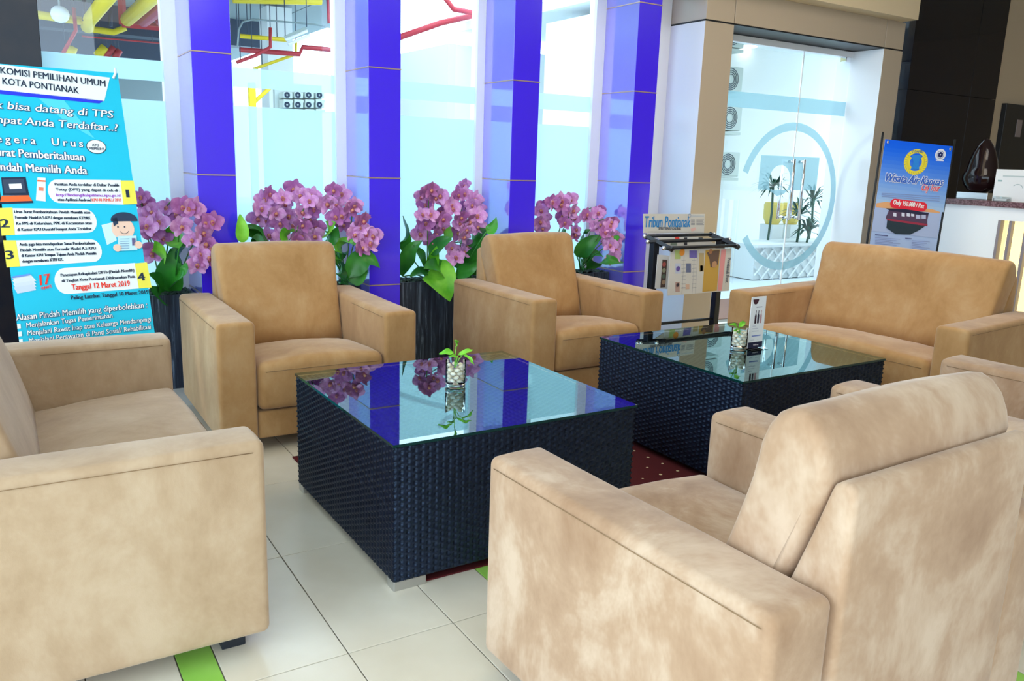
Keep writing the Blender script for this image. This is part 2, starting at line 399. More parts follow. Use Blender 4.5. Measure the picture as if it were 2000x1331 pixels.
# dark polished stone wall beyond the door, beige wall, dark door
SY = 4.52
sx0, sx1, sx2 = by(1787, 60, SY).x, by(1893, 200, SY).x, by(1952, 150, SY).x
wr = struct(link(bpy.data.objects.new('wall_front', None))); wr.location = (0, SY, 0)
for a, b in ((sx0, sx1), (sx1, sx2)):
    for z0, z1 in ((0, .9), (.9, 1.95), (1.95, 3.0)):
        box('stone_panel', (a+.0015, 0, z0+.0015), (b-.0015, .25, z1-.0015), M['black_stone'], wr, .0015)
struct(box('wall_beside_door', (sx2, SY+.02, 0), (11, SY+.27, 3.0), M['wall_beige']))
d2 = struct(link(bpy.data.objects.new('door_2', None))); dd = by(1961, 202, SY)
d2.location = (dd.x, SY, 0)
box('door_leaf', (0, -.03, 0), (.95, .02, dd.z), M['black'], d2, .004)
box('number_plate', (.22, -.036, dd.z-.30), (.31, -.030, dd.z-.14), M['slat'], d2)

# ------------------------------------------------------------------ OUTSIDE
struct(box('outside_floor', (-14, WY+.1, -.08), (16, 24, -.01), M['ext_floor']))
struct(box('brown_path', (4.4, WY+.1, -.01), (8.5, 5.64, .002), M['terracotta']))
struct(box('outside_wall_far', (-14, 21, 0), (5, 21.3, 3.3), M['conc']))
struct(box('outside_ceiling', (-14, 8.2, 3.25), (3.9, 21, 3.4), M['conc']))
struct(box('outside_ceiling', (3.92, 11, 3.25), (4.79, 21, 3.4), M['conc']))
for yy, zz in ((9.2, 2.95), (13.9, 2.86), (17.2, 2.7)):
    struct(box('outside_beam', (-14, yy, zz), (3.9, yy+.35, 3.25), M['navy'] if yy > 13 else M['conc']))
struct(box('outside_wall_block', (4.80, 9.4, 0), (9, 13.5, 2.6), M['ext_white']))
struct(box('outside_wall_room', (4.92, 6.3, 0), (6.3, 7.45, 2.62), M['ext_white']))
struct(box('outside_wall_white', (6.3, 7.9, 0), (15, 8.1, 3.4), M['ext_white']))
struct(box('outside_roof', (4.95, 6.3, 2.75), (15, 9.4, 2.85), M['ext_white']))  # soffit over the door, extended back to shade the white block's front
def pt(px, py, y): return by(px, py, y)
def pipe(nm, lab, pts, r, mat, grp='pipes under the ceiling outside'):
    o = tube(nm, pts, r, mat, n=10); tag(o, lab, 'pipe' if nm != 'cable' else 'cable', grp)
    for k_ in sorted({0, len(pts)-1}):
        a_ = Vector(pts[k_]); b_ = Vector(pts[1 if k_ == 0 else -2]); c_ = a_*.8+b_*.2
        if c_.x < 3.9 and c_.z < 3.2 and c_.y > 8.2: tube('hanger_wire', [c_, (c_.x, c_.y, 3.25)], .006, M['navy'], o, 4)
    return o
PZh = 2.9
G1 = 'big yellow pipes outside'
pipe('yellow_pipe', 'thick yellow pipe slanting up outside, above the teal banner', [(1.25, 8.4, 2.9), (1.25, 13.2, 2.9), (1.25, 13.35, 2.84)], .085, M['yellow'], G1)
pipe('yellow_pipe', 'second thick yellow pipe outside, beside the red pipes', [(1.66, 8.4, 2.9), (1.66, 12.6, 2.9)], .085, M['yellow'], G1)
pipe('red_pipe', 'thick red pipe outside, next to the yellow one', [(1.86, 8.4, 2.9), (1.86, 12.6, 2.9)], .075, M['magenta'], 'big red pipes outside')
pipe('red_pipe', 'thick pinkish red pipe outside, closest to the first column', [(2.05, 8.4, 2.9), (2.05, 12.4, 2.9)], .075, M['magenta'], 'big red pipes outside')
pipe('yellow_pipe', 'level yellow pipe outside behind the white lamp', [pt(60, 27, 13.2), pt(160, 41, 13.2)], .055, M['yellow'], 'thin yellow pipes outside')
pipe('yellow_pipe', 'short yellow pipe outside below the red bracket', [pt(178, 57, 13.6), pt(222, 63, 13.6), pt(245, 54, 13.6)], .045, M['yellow'], 'thin yellow pipes outside')
pipe('thin_red_pipe', 'bent thin red pipe hanging outside beside the white lamp', [pt(144, 15, 13), pt(148, 60, 13), pt(122, 106, 13)], .025, M['red'])
pipe('thin_red_pipe', 'long thin red line across the dark beam outside', [pt(160, 71, 13.7), pt(330, 86, 13.7)], .012, M['red'])
# red hanging bracket
rb = thing('pipe_bracket', 'dark red rectangular hanger carrying the pipes outside', 'bracket')
for a, b in (((237, -5), (240, 48)), ((238, 46), (326, 54)), ((323, 36), (324, 54))):
    bm = bmesh.new(); bm_tube(bm, [pt(*a, 12.9), pt(*b, 12.9)], .05, 4); bobj('bar', bm, M['red'], rb)
for k, (x_, y_) in enumerate(((164, 41), (216, 52))):
    tube('hanger_rod', [pt(x_-1, -3, 13), pt(x_, y_, 13)], .022, M['navy'], rb)
for i, (a, b) in enumerate((((143, 92), (137, 107)), ((205, 92), (190, 110)))):
    pipe('yellow_pipe', ('stub of yellow pipe outside under the dark beam, near the banner hook', 'second stub of yellow pipe outside under the dark beam')[i], [pt(*a, 14.8), pt(*b, 14.8)], .07, M['yellow'], 'yellow stubs outside')
for i, (a, b) in enumerate((((222, 92), (206, 112)), ((234, 98), (224, 114)))):
    pipe('red_pipe', ('stub of red pipe outside under the dark beam', 'shorter stub of red pipe outside under the dark beam')[i], [pt(*a, 14.8), pt(*b, 14.8)], .05, M['red'], 'red stubs outside')
pipe('red_pipe', 'red pipe outside crossing the second window with an upward kink', [pt(462, 122, 11), pt(500, 108, 11), pt(528, 92, 11), pt(528, 54, 11)], .022, M['red'], 'red pipes in the second window')
pipe('red_pipe', 'thick red pipe outside running level across the second window', [pt(468, 97, 11.2), pt(585, 106, 11.2), pt(591, 92, 11.2), pt(664, 99, 11.2)], .032, M['red'], 'red pipes in the second window')
pipe('red_pipe', 'upright red pipe outside at the top of the second window', [pt(640, -5, 11), pt(642, 45, 11), pt(664, 36, 11)], .02, M['red'], 'red pipes in the second window')
pipe('yellow_pipe', 'yellow pipe along the top of the second window', [pt(455, -2, 10.8), pt(627, 2, 10.8)], .05, M['yellow'], 'yellow pipes in the second window')
pipe('yellow_pipe', 'level yellow pipe outside behind the tube lamp', [pt(464, 70, 11.4), pt(560, 78, 11.4)], .028, M['yellow'], 'yellow pipes in the second window')
pipe('yellow_pipe', 'slanting yellow pipe outside in the second window', [pt(495, 135, 11.4), pt(578, 106, 11.4), pt(578, 78, 11.4)], .02, M['yellow'], 'yellow pipes in the second window')
pipe('cable', 'thin grey cable looping outside across the second window', [pt(464, 92, 10.9), pt(466, 58, 10.9), pt(474, 43, 10.9), pt(494, 38, 10.9), pt(560, 43, 10.9), pt(615, 48, 10.9), pt(664, 57, 10.9)], .011, M['conc'])
pipe('red_pipe', 'long red pipe outside climbing across the third window', [pt(780, 73, 9.2), pt(860, 45, 9.2), pt(930, 29, 9.2)], .035, M['red'], 'red pipes in the third window')
pipe('red_pipe', 'red pipe outside at the top of the third window', [pt(868, -6, 9.1), pt(886, 18, 9.1), pt(930, 26, 9.1)], .03, M['red'], 'red pipes in the third window')
# hanging lamps
lp = thing('hanging_lamp', 'white hanging lamp outside behind the top left window', 'lamp')
p = pt(117, 28, 12); ball('shade', p, .085, M['white_frame'], lp, (1.3, 1, 1.2)); tube('rod', [p+Vector((0, 0, .08)), p+Vector((0, 0, .5))], .012, M['conc'], lp)
lt2 = thing('tube_lamp', 'twin tube lamp outside in the second window', 'lamp')
a, b = pt(558, 78, 10.5), pt(600, 60, 10.5)
for k in (0, 1): tube('lamp_tube', [a+Vector((.03*k, 0, -.05*k)), b+Vector((.03*k, 0, -.05*k))], .018, M['white_frame'], lt2)
bm = bmesh.new(); bm_tube(bm, [a+Vector((.01, .05, .02)), b+Vector((.01, .05, .02))], .035, 4); bobj('housing', bm, M['ac'], lt2)
for q_ in (a, b): tube('hanger_wire', [q_+Vector((.01, .05, .05)), (q_.x+.01, q_.y+.05, 3.25)], .006, M['navy'], lt2, 4)
# yellow post and AC units in the clear band of window 2
yp = thing('yellow_post', 'yellow steel post with brace outside in the second window', 'post')
q = pt(494, 190, 9.5)
box('post', (q.x-.035, q.y, 0), (q.x+.035, q.y+.07, 1.98), M['yellow'], yp)
tube('brace', [(q.x, q.y+.03, 1.76), (q.x+.24, q.y+.03, 1.98)], .022, M['yellow'], yp)
def ac_unit(c, wd, hh, lab, grp, dp=.25):
    t = thing('ac_unit', lab, 'air conditioner', (c[0], c[1], c[2]), 0, grp)
    box('casing', (-wd/2, 0, 0), (wd/2, dp, hh), M['ac'], t, .012)
    bm = bmesh.new()
    n = 20; cc = Vector((-wd*.12, -.004, hh/2))
    for rr in (.16, .22, .28, .34):
        bm_tube(bm, [cc+Vector((rr*hh/.8*math.cos(2*PI*k/n), 0, rr*hh/.8*math.sin(2*PI*k/n))) for k in range(n+1)], .004, 4, False)
    bobj('fan_grille', bm, M['navy'], t)
    box('bracket', (-wd/2, 0, -.05), (wd/2, dp, -.015), M['ac'], t)
    return t
for r_ in (0, 1):
    for k in range(4):
        q = pt(563+k*21, 192+r_*19, 10.5)
        ac_unit((q.x, q.y, q.z), .115, .075, 'small grey air conditioner unit outside, %s row, %s from the yellow post' % (('upper', 'lower')[r_], ('first', 'second', 'third', 'fourth')[k]), 'air conditioner units in the second window', .2)
struct(box('outside_pillar', (pt(525, 150, 12).x, 12, 0), (pt(573, 150, 12).x, 12.4, 3.2), M['ext_white']))
qq = pt(563, 211, 10.5); struct(box('outside_wall_shelf', (qq.x-.1, 10.72, 0), (pt(640, 211, 10.5).x, 10.8, 2.1), M['ac']))
# AC units down the outside wall by the door
for k, (x_, y_) in enumerate(((1436, 92), (1432, 180), (1430, 255), (1426, 345))):
    q = by(x_, y_, 7.6)
    ac_unit((q.x, 7.62, q.z), .34, .30, ('grey air conditioner unit outside above the door, topmost of four', 'grey air conditioner unit outside, second from the top', 'grey air conditioner unit outside, second from the bottom', 'grey air conditioner unit outside, lowest of four')[k], 'air conditioner units seen through the door')
q = bz(1463, 92, 2.74)
o = lathe('downlight', [(0, 0), (.085, 0), (.10, .01)], M['lamp'], loc=(q.x, q.y, 2.735)); tag(o, 'round lit downlight outside above the glass door', 'downlight')
# planter box with lattice front and palms, yellow pots
PYo = 6.5
a, b = by(1478, 484, PYo), by(1650, 492, PYo)
lb = thing('lattice_planter', 'long white lattice planter outside the glass door', 'planter', (a.x, PYo, 0))
Wd, Hh = b.x-a.x, a.z
box('trough', (0, .02, 0), (Wd, .5, Hh), M['ext_white'], lb)
bm = bmesh.new(); s = .16; kx = int((Wd+Hh)/s)
for k in range(kx+1):
    for sg in (1, -1):
        x0_ = k*s-Hh if sg > 0 else k*s
        P0, P1 = [x0_, 0.], [x0_+sg*Hh, Hh]
        def clip(P, Q):
            if P[0] < 0: t = (0-P[0])/(Q[0]-P[0]); P[0], P[1] = 0, P[1]+t*(Q[1]-P[1])
            if P[0] > Wd: t = (Wd-P[0])/(Q[0]-P[0]); P[0], P[1] = Wd, P[1]+t*(Q[1]-P[1])
        if max(P0[0], P1[0]) <= 0 or min(P0[0], P1[0]) >= Wd: continue
        clip(P0, P1); clip(P1, P0)
        if abs(P0[1]-P1[1]) > .02: bm_tube(bm, [(P0[0], 0 if sg > 0 else .01, P0[1]), (P1[0], 0 if sg > 0 else .01, P1[1])], .012, 4)
bobj('lattice', bm, M['ext_white'], lb)
box('rim', (-.01, -.02, Hh), (Wd+.01, .5, Hh+.03), M['ext_white'], lb)
def palm(px, py, y, n, ln, lab):
    c = by(px, py, y); t = thing('palm', lab, 'plant', (c.x, c.y, Hh+.03), 0, 'palms outside the door')
    tube('stem', [(0, 0, 0), (.02, 0, (c.z-Hh)*.5), (0, 0, c.z-Hh-.03)], .014, M['palm'], t)
    top = Vector((0, 0, c.z-Hh-.03))
    for k in range(n):
        a_ = 2*PI*k/n+random.uniform(-.2, .2); el = random.uniform(-.3, 1.1)
        d = Vector((math.cos(a_)*math.cos(el), math.sin(a_)*math.cos(el), math.sin(el))); sd = d.cross(Vector((0, 0, 1))).normalized()*.017
        m1 = top+d*ln*.5+Vector((0, 0, .02)); e_ = top+d*ln-Vector((0, 0, ln*.25))
        mobj('leaf', [top-sd*.4, top+sd*.4, m1+sd, m1-sd, e_], [(0, 1, 2, 3), (3, 2, 4)], M['palm'], t)
palm(1510, 365, PYo+.42, 30, .31, 'spiky green palm outside, tallest, above the yellow pots')
palm(1562, 420, PYo+.12, 38, .33, 'dense spiky palm outside behind the door handles')
palm(1588, 392, PYo+.40, 34, .32, 'spiky palm outside with leaves spread beside the ring emblem')
palm(1578, 452, PYo+.06, 32, .28, 'lowest bushy palm outside in the lattice planter')
palm(1636, 410, PYo+.25, 16, .22, 'small drooping palm outside near the banner')
for i, (px, py) in enumerate(((1508, 435), (1543, 435))):
    c = by(px, py, 7.2)
    lathe_o = lathe('yellow_pot', [(.0, 0), (.08, 0), (.115, .08), (.12, .24), (.105, .27), (.08, .22)], M['pot_yellow'], loc=(c.x, c.y, c.z-.02), n=20)
    tag(lathe_o, ('yellow pot outside, farther from the door handle', 'yellow pot outside, just behind the door handle')[i], 'pot', 'yellow pots outside')
    tag(box('pot_stand', (c.x-.1, c.y-.1, -.01), (c.x+.1, c.y+.1, c.z-.02), M['ext_white']), ('slim white stand under the yellow pot farther from the door handle', 'slim white stand under the yellow pot behind the door handle')[i], 'stand', 'pot stands outside')
# cupboards against the outside room wall (fifth window)
cb = thing('cupboard', 'pale narrow cupboard outside behind the fifth window', 'cupboard')
a, b = by(1282, 128, 6.2), by(1319, 200, 6.2)
box('carcass', (a.x-.1, 6.1, 0), (b.x+.35, 6.29, a.z), M['ac'], cb)
box('door', (a.x-.06, 6.085, .1), (a.x+.12, 6.1, a.z-.05), M['ext_white'], cb); box('door', (a.x+.16, 6.085, .1), (b.x+.3, 6.1, a.z-.05), M['navy'], cb)

# ------------------------------------------------------------------ ARMCHAIRS AND SOFAS
CUSH = [(.525, .34), (.548, .43), (.585, .56), (.606, .62), (.623, .67), (.636, .71), (.645, .747), (.652, .78), (.664, .812), (.682, .838), (.703, .851), (.728, .855), (.752, .845), (.774, .822), (.789, .79), (.797, .756), (.790, .72), (.775, .68), (.757, .63), (.735, .567), (.70, .48), (.64, .34)]
FRAME = [(.70, .06), (.70, .45), (.735, .55), (.765, .64), (.793, .73), (.800, .748), (.812, .757), (.828, .757), (.840, .750), (.845, .735), (.845, .5), (.845, .25), (.845, .06)]
def loft(name, prof, x0, x1, r, mat, parent, seed=0, bulge=0, amp=.004, nseg=10, flare=0):
    """extrude a side profile along x with rounded ends"""
    P = np.array(prof); c = P.mean(0); n = len(P)
    secs = []
    K = 4
    for k in range(K+1):
        th = PI/2*k/K; secs.append((x0+r*(1-math.sin(th)), r*(1-math.cos(PI/2-th)) if False else r*(1-math.sin(th))))
    # positions: at end face inset=r, grows to 0
    secs = []
    for k in range(K+1):
        th = PI/2*k/K; secs.append((x0+r*(1-math.cos(th)), r*(1-math.sin(th))))
    mid = [(x0+r+(x1-x0-2*r)*j/nseg, 0) for j in range(1, nseg)]
    end = [(x0+x1-x, i) for x, i in secs[::-1]]
    secs = secs+mid+end
    vs = []; fs = []
    # inward normals of the profile
    nrm = []
    for i in range(n):
        a = P[i-1]; b = P[(i+1) % n]; t = b-a; m_ = np.array([t[1], -t[0]])/ (np.linalg.norm(t)+1e-9)
        nrm.append(m_)
    ctr = c
    if np.dot(nrm[0], ctr-P[0]) < 0: nrm = [-q for q in nrm]
    for x, ins in secs:
        tx = (x-x0)/(x1-x0); bl = bulge*math.sin(PI*tx)
        for i in range(n):
            p = P[i]+nrm[i]*ins*.8-nrm[i]*bl*(1 if 3 < i < n-3 else .3)
            d = amp*n3(x, p[0], p[1], 1.4, seed)
            xx = x+(x-(x0+x1)/2)/((x1-x0)/2)*flare*max(0, min(1, (p[1]-.57)/.2))
            vs.append((xx, p[0]-nrm[i][0]*d, p[1]-nrm[i][1]*d))
    S = len(secs)
    for s in range(S-1):
        for i in range(n): fs.append((s*n+i, s*n+(i+1) % n, (s+1)*n+(i+1) % n, (s+1)*n+i))
    fs.append(tuple(range(n))[::-1]); fs.append(tuple((S-1)*n+i for i in range(n)))
    bm = bmesh.new(); bv = [bm.verts.new(v) for v in vs]
    for f in fs: bm.faces.new([bv[i] for i in f])
    bmesh.ops.recalc_face_normals(bm, faces=bm.faces)
    return bobj(name, bm, mat, parent, True)
def seat(name, label, cat, cx_, cy_, rz, W, group, mat, seed=1, kb=1.0, fwd=0, depth=.845):
    """cx_,cy_ = middle of the front edge on the floor; local +y runs to the rear"""
    t = thing(name, label, cat, (cx_, cy_, 0), rz, group)
    AW = .155; hw = W/2; TZ = .565
    for s in (-1, 1):
        xo, xi = s*hw, s*(hw-AW); lo, hi = min(xo, xi), max(xo, xi)
        def fn(x, y, z, s=s):
            d = n3(x, y, z, 1.3, seed+s)*.004
            mz = (z-.05)/.51
            cen = 1-((x-(lo+hi)/2)/(AW/2))**2
            if z > .5: z += .004*cen + d*.8
            fx = 1 if x > (lo+hi)/2 else -1
            e = min(1, max(0, mz*(1-mz)*4))*min(1, max(0, (y/depth)*(1-y/depth)*4))
            x += fx*(.005*e)+d*e
            return (x, y, z)
        v, f = rbox((lo, 0, .055), (hi, depth-.01, TZ), .02, .055, 3, fn)
        mobj('armrest', v, f, mat, t, True)
        zs = TZ-.022
        xs = (lo-.0025, hi+.0025)
        tube('seam', [(xs[0], .03, zs), (xs[0]-.001, depth*.3, zs+.001), (xs[0]-.001, depth*(.7 if s < 0 else .5), zs+.001)]+([(xs[0], depth-.03, zs)] if s < 0 else []), .0010, M['seam'], t, 5)
        ee = depth-.03 if s > 0 else depth*.5
        tube('seam', [(xs[1], .03, zs), (xs[1]+.001, depth*.3, zs+.001), (xs[1]+.001, ee, zs+.001)], .0010, M['seam'], t, 5)
    xi = hw-AW-.004
    v, f = rbox((-xi, .02, .055), (xi, .69, .175), .012, .08, 2, lambda x, y, z: (x, y+.003*n3(x, y, z, 1, seed), z))
    mobj('base', v, f, mat, t, True)
    def sf(x, y, z):
        u_ = 1-(x/xi)**2; vv = max(0, min(1, y/.68)); w_ = max(0, min(1, (z-.18)/.2))
        z2 = z-w_*.050*vv+w_*(.045*max(0, u_)**.6*math.sin(PI*min(1, vv*1.08+.12))**.8 + .006*n3(x*2, y*2, z, 1.5, seed+3))
        y2 = y-(.012*max(0, u_)*math.sin(PI*w_) if y < .2 else 0)
        return (x, y2, z2)
    v, f = rbox((-xi, .0, .18), (xi, .69, .385), .035, .045, 4, sf)
    so = mobj('seat_cushion', v, f, mat, t, True)
    # seams on the cushion front
    tube('seam', [(-xi+.03, -.006, .352), (-xi*.5, -.013, .356), (0, -.016, .357), (xi*.5, -.013, .356), (xi-.03, -.006, .352)], .0014, M['seam'], t, 5)
    sc_ = lambda pr, f=0: [(a-f, .56+(z-.56)*kb if z > .56 else z) for a, z in pr]
    loft('back_cushion', sc_(CUSH, fwd), -xi+.001, xi-.001, .026, mat, t, seed, .006, .005, 14, .014)
    loft('back_frame', sc_(FRAME), -xi, xi, .014, mat, t, seed+5, 0, .002, 10)
    for sx in (-1, 1):
        for yy in (.05, depth-.12):
            bm = bmesh.new(); bm_box(bm, (sx*(hw-.095)-.03, yy, 0), (sx*(hw-.095)+.03, yy+.06, .055), .003); bobj('leg', bm, M['black_leg'], t)
    return t
G = 'tan suede lounge seating'
# two-seat sofa at the left, facing +X
seat('sofa', 'tan suede two-seat sofa in front of the teal banner', 'sofa', .50, 2.625, PI/2+.0, 1.42, G, M['suede_grey'], 1, 1.0, .075)
seat('armchair', 'tan suede armchair with its front to us beside the teal banner and first purple column', 'armchair', 1.140, 3.365, -.005, .88, G, M['suede'], 2, .86)
seat('armchair', 'tan suede armchair with its front to us beside the newspaper rack', 'armchair', 2.665, 3.395, .02, .88, G, M['suede'], 3, .92)
seat('armchair', 'tan suede armchair seen from behind, close to the wicker table with the big purple reflections', 'armchair', 1.385, 1.610, PI+.037, .90, G, M['suede_pale'], 4, 1.0)
seat('armchair', 'tan suede armchair mostly hidden behind the one seen from behind', 'armchair', 2.715, 1.715, PI+.09, .885, G, M['suede_pale'], 5, 1.0)
seat('sofa', 'tan suede two-seat sofa in front of the glass door and blue banner', 'sofa', 3.60, 2.675, -PI/2+.10, 1.34, G, M['suede'], 6, .92, 0)

# ------------------------------------------------------------------ WICKER TABLES
TW, TD, TH, FH = .886, .872, .4557, .03
def weave_mesh():
    """four woven sides and a woven top; strands in relief"""
    verts = []; faces = []
    def patch(o, U, V, Nn, lu, lv, pu, pv):
        nu, nv = int(round(lu/pu)), int(round(lv/pv)); su, sv = 6, 3
        base = len(verts); NU, NV = nu*su+1, nv*sv+1
        for j in range(NV):
            for i in range(NU):
                u_, v_ = i/(NU-1), j/(NV-1)
                cu = u_*nu; cv = v_*nv
                fu = cu-math.floor(cu); row = int(min(nv-1, cv)); par = row % 2
                rod = 1 if abs(fu-.5) < .28 else 0
                fvv = cv-math.floor(cv)
                ph = math.cos(PI*(cu+par)) # weft over / under
                weft = ph*.0034*math.sin(PI*fvv) if 0 < fvv < 1 else -.004
                rodh = (.0020 if abs(abs(fu-.5)-.15) < .10 else -.0005) if rod else -.0065
                h = max(weft, rodh)
                p = o+U*(u_*lu)+V*(v_*lv)+Nn*h
                verts.append(tuple(p))
        for j in range(NV-1):
            for i in range(NU-1):
                a = base+j*NU+i; faces.append((a, a+1, a+NU+1, a+NU))
    X, Y, Z = Vector((1, 0, 0)), Vector((0, 1, 0)), Vector((0, 0, 1))
    z0, z1 = FH, TH-.012; hgt = z1-z0
    patch(Vector((0, 0, z0)), X, Z, -Y, TW, hgt, .0222, .0098)
    patch(Vector((TW, 0, z0)), Y, Z, X, TD, hgt, .0222, .0098)
    patch(Vector((TW, TD, z0)), -X, Z, Y, TW, hgt, .0222, .0098)
    patch(Vector((0, TD, z0)), -Y, Z, -X, TD, hgt, .0222, .0098)
    patch(Vector((0, 0, z1-.001)), X, Y, Z, TW, TD, .0222, .0130)
    me = bpy.data.meshes.new('woven_body'); me.from_pydata(verts, [], faces); me.materials.append(M['wicker']); me.polygons.foreach_set('use_smooth', [True]*len(me.polygons)); me.update()
    return me
WM = weave_mesh()
def table(x, y, rz, label):
    t = thing('coffee_table', label, 'table', (x, y, 0), rz, 'square wicker coffee tables')
    o = link(bpy.data.objects.new('woven_body', WM), t); tag(o, kind='stuff')
    box('inner_carcass', (.006, .006, FH-.004), (TW-.006, TD-.006, TH-.018), M['black'], t)
    gz = TH-.009
    g = box('glass_top', (-.004, -.004, gz), (TW+.004, TD+.004, TH), None, t)
    g.data.materials.append(M['table_glass']); g.data.materials.append(M['edge_glass'])
    for pl in g.data.polygons: pl.material_index = 0 if abs(pl.normal.z) > .5 else 1
    # only the upper face reflects; the lower one is left out so the top reads as one sheet
    bm = bmesh.new(); bm.from_mesh(g.data)
    bmesh.ops.delete(bm, geom=[f for f in bm.faces if f.normal.z < -.5], context='FACES_ONLY'); bm.to_mesh(g.data); bm.free()
    for a, b in ((0, 0), (1, 0), (0, 1), (1, 1)):
        s = .105
        x0, y0 = (0 if a == 0 else TW-s), (0 if b == 0 else TD-s)
        bm = bmesh.new()
        bm_box(bm, (x0, y0 if b == 0 else y0+s-.05, 0), (x0+s, y0+.05 if b == 0 else y0+s, FH), .002)
        bobj('foot', bm, M['steel'], t)
    return t
T1 = (.8915, 2.042); T2 = (2.356, 2.115)
table(*T1, .011, 'black wicker coffee table whose glass top mirrors the purple columns and orchids')
table(*T2, .012, 'black wicker coffee table with the white menu stand on its glass top')

# rug
rg = box('rug', (-1.17, -.6, 0), (1.17, .6, .005), M['rug']); rg.location = (2.13, 2.655, 0)
tag(rg, 'dark red carpet with small pale dots under both wicker tables', 'rug')
# frayed front edge
# ------------------------------------------------------------------ tumblers with pebbles and pothos
def leaf_mesh(name, base, mid, tip, wd, mat, parent, up_=Vector((0, -.5, .85)), n=9, fold=.18, heart=.55):
    base, mid, tip = Vector(base), Vector(mid), Vector(tip)
    vs = []; fs = []
    for i in range(n+1):
        t_ = i/n
        p = base*(1-t_)**2+mid*2*t_*(1-t_)+tip*t_**2
        d = ((mid-base)*2*(1-t_)+(tip-mid)*2*t_).normalized()
        s = d.cross(up_).normalized(); nn_ = s.cross(d).normalized()
        ww = wd/2*math.sin(PI*min(1, max(0.0, t_**heart)))**.75 if 0 < t_ < 1 else wd*.02
        for k in (-1, -.5, 0, .5, 1):
            vs.append(p+s*ww*k+nn_*(abs(k)**1.5)*ww*fold*2+nn_*.004*math.sin(9*t_+4*k)*abs(k))
    for i in range(n):
        for k in range(4): fs.append((i*5+k, i*5+k+1, (i+1)*5+k+1, (i+1)*5+k))
    return mobj(name, vs, fs, mat, parent, True)
def tumbler(c, lab, which, r=.036, h=.098):
    c = Vector(c)
    t = thing('glass_tumbler', lab, 'glass', c, 0, 'tumblers on the coffee tables')
    lathe('glass_wall', [(.0, .018), (r-.001, .018), (r, .022), (r, h)], M['tumbler'], t, 32)
    lathe('glass_base', [(0, .017), (r-.001, .017), (r, .014), (r, .004), (r-.004, 0), (0, 0)], M['tumbler'], t, 32)
    rnd = random.Random(3+len(which))
    G_ = 'pebbles in the tumbler ' + which
    k = 0
    for layer in range(5):
        for j in range(5):
            a = 2*PI*j/5+layer*.65+rnd.uniform(-.15, .15); rr = r-.0135
            if layer == 4 and j in (1,): continue
            z = .0285+layer*.0128
            pb = ball('pebble', (0, 0, 0), .0098, M['pebble'], None, (1.15, .95, .66), 8)
            pb.location = c+Vector((rr*math.cos(a), rr*math.sin(a), z)); pb.rotation_euler = (rnd.uniform(-.35, .35), rnd.uniform(-.35, .35), a+PI/2+rnd.uniform(-.3, .3))
            tag(pb, 'small smooth cream pebble inside the tumbler ' + which, 'pebble', G_)
    return t
tc1 = bz(889.5, 757, TH); tc2 = bz(1442, 684, TH)
tc1.z = tc2.z = TH+.0005
tumbler(tc1, 'glass tumbler of cream pebbles on the table with the big purple reflections', 'on the purple-mirroring table')
tumbler(tc2, 'glass tumbler of cream pebbles beside the white menu stand', 'beside the menu stand')
def pothos(c, lab, specs, base_px=None):
    t = thing('pothos_cutting', lab, 'plant', (0, 0, 0), 0, 'pothos cuttings in tumblers')
    for (bx_, by_, tx_, ty_, wd, sx_) in specs:
        root = c+Vector((random.uniform(-.006, .006), random.uniform(-.006, .006), .072))
        y0 = c.y
        B = by(bx_, by_, y0+random.uniform(-.012, .004)); T_ = by(tx_, ty_, y0+random.uniform(-.03, .0))
        tube('stem', [root, (root+B)/2+Vector((0, 0, .008)), B], .0013, M['leaf_light'], t, 6)
        leaf_mesh('leaf', B, (B+T_)/2+Vector((0, -.006, .006)), T_, wd, M['leaf_light'], t, Vector((0, -.75, .66)), 8, .2, .7)
    return t
def P1(x, y): return (830+x/10.24, 650+y/10.24)
pothos(tc1, 'bright green pothos sprig in the tumbler on the purple-mirroring table', [
    (*P1(620, 300), *P1(600, 150), .024, 0), (*P1(560, 395), *P1(280, 425), .024, 0), (*P1(670, 440), *P1(960, 345), .017, 0), (*P1(650, 480), *P1(470, 490), .012, 0), (*P1(770, 430), *P1(985, 640), .015, 0)])
def P2(x, y): return (1380+x/5.263, 560+y/5.263)
pothos(tc2, 'small green pothos sprig in the tumbler beside the menu stand', [
    (*P2(318, 430), *P2(240, 385), .022, 0), (*P2(330, 410), *P2(400, 365), .022, 0), (*P2(325, 470), *P2(275, 455), .016, 0), (*P2(345, 470), *P2(320, 440), .014, 0)])

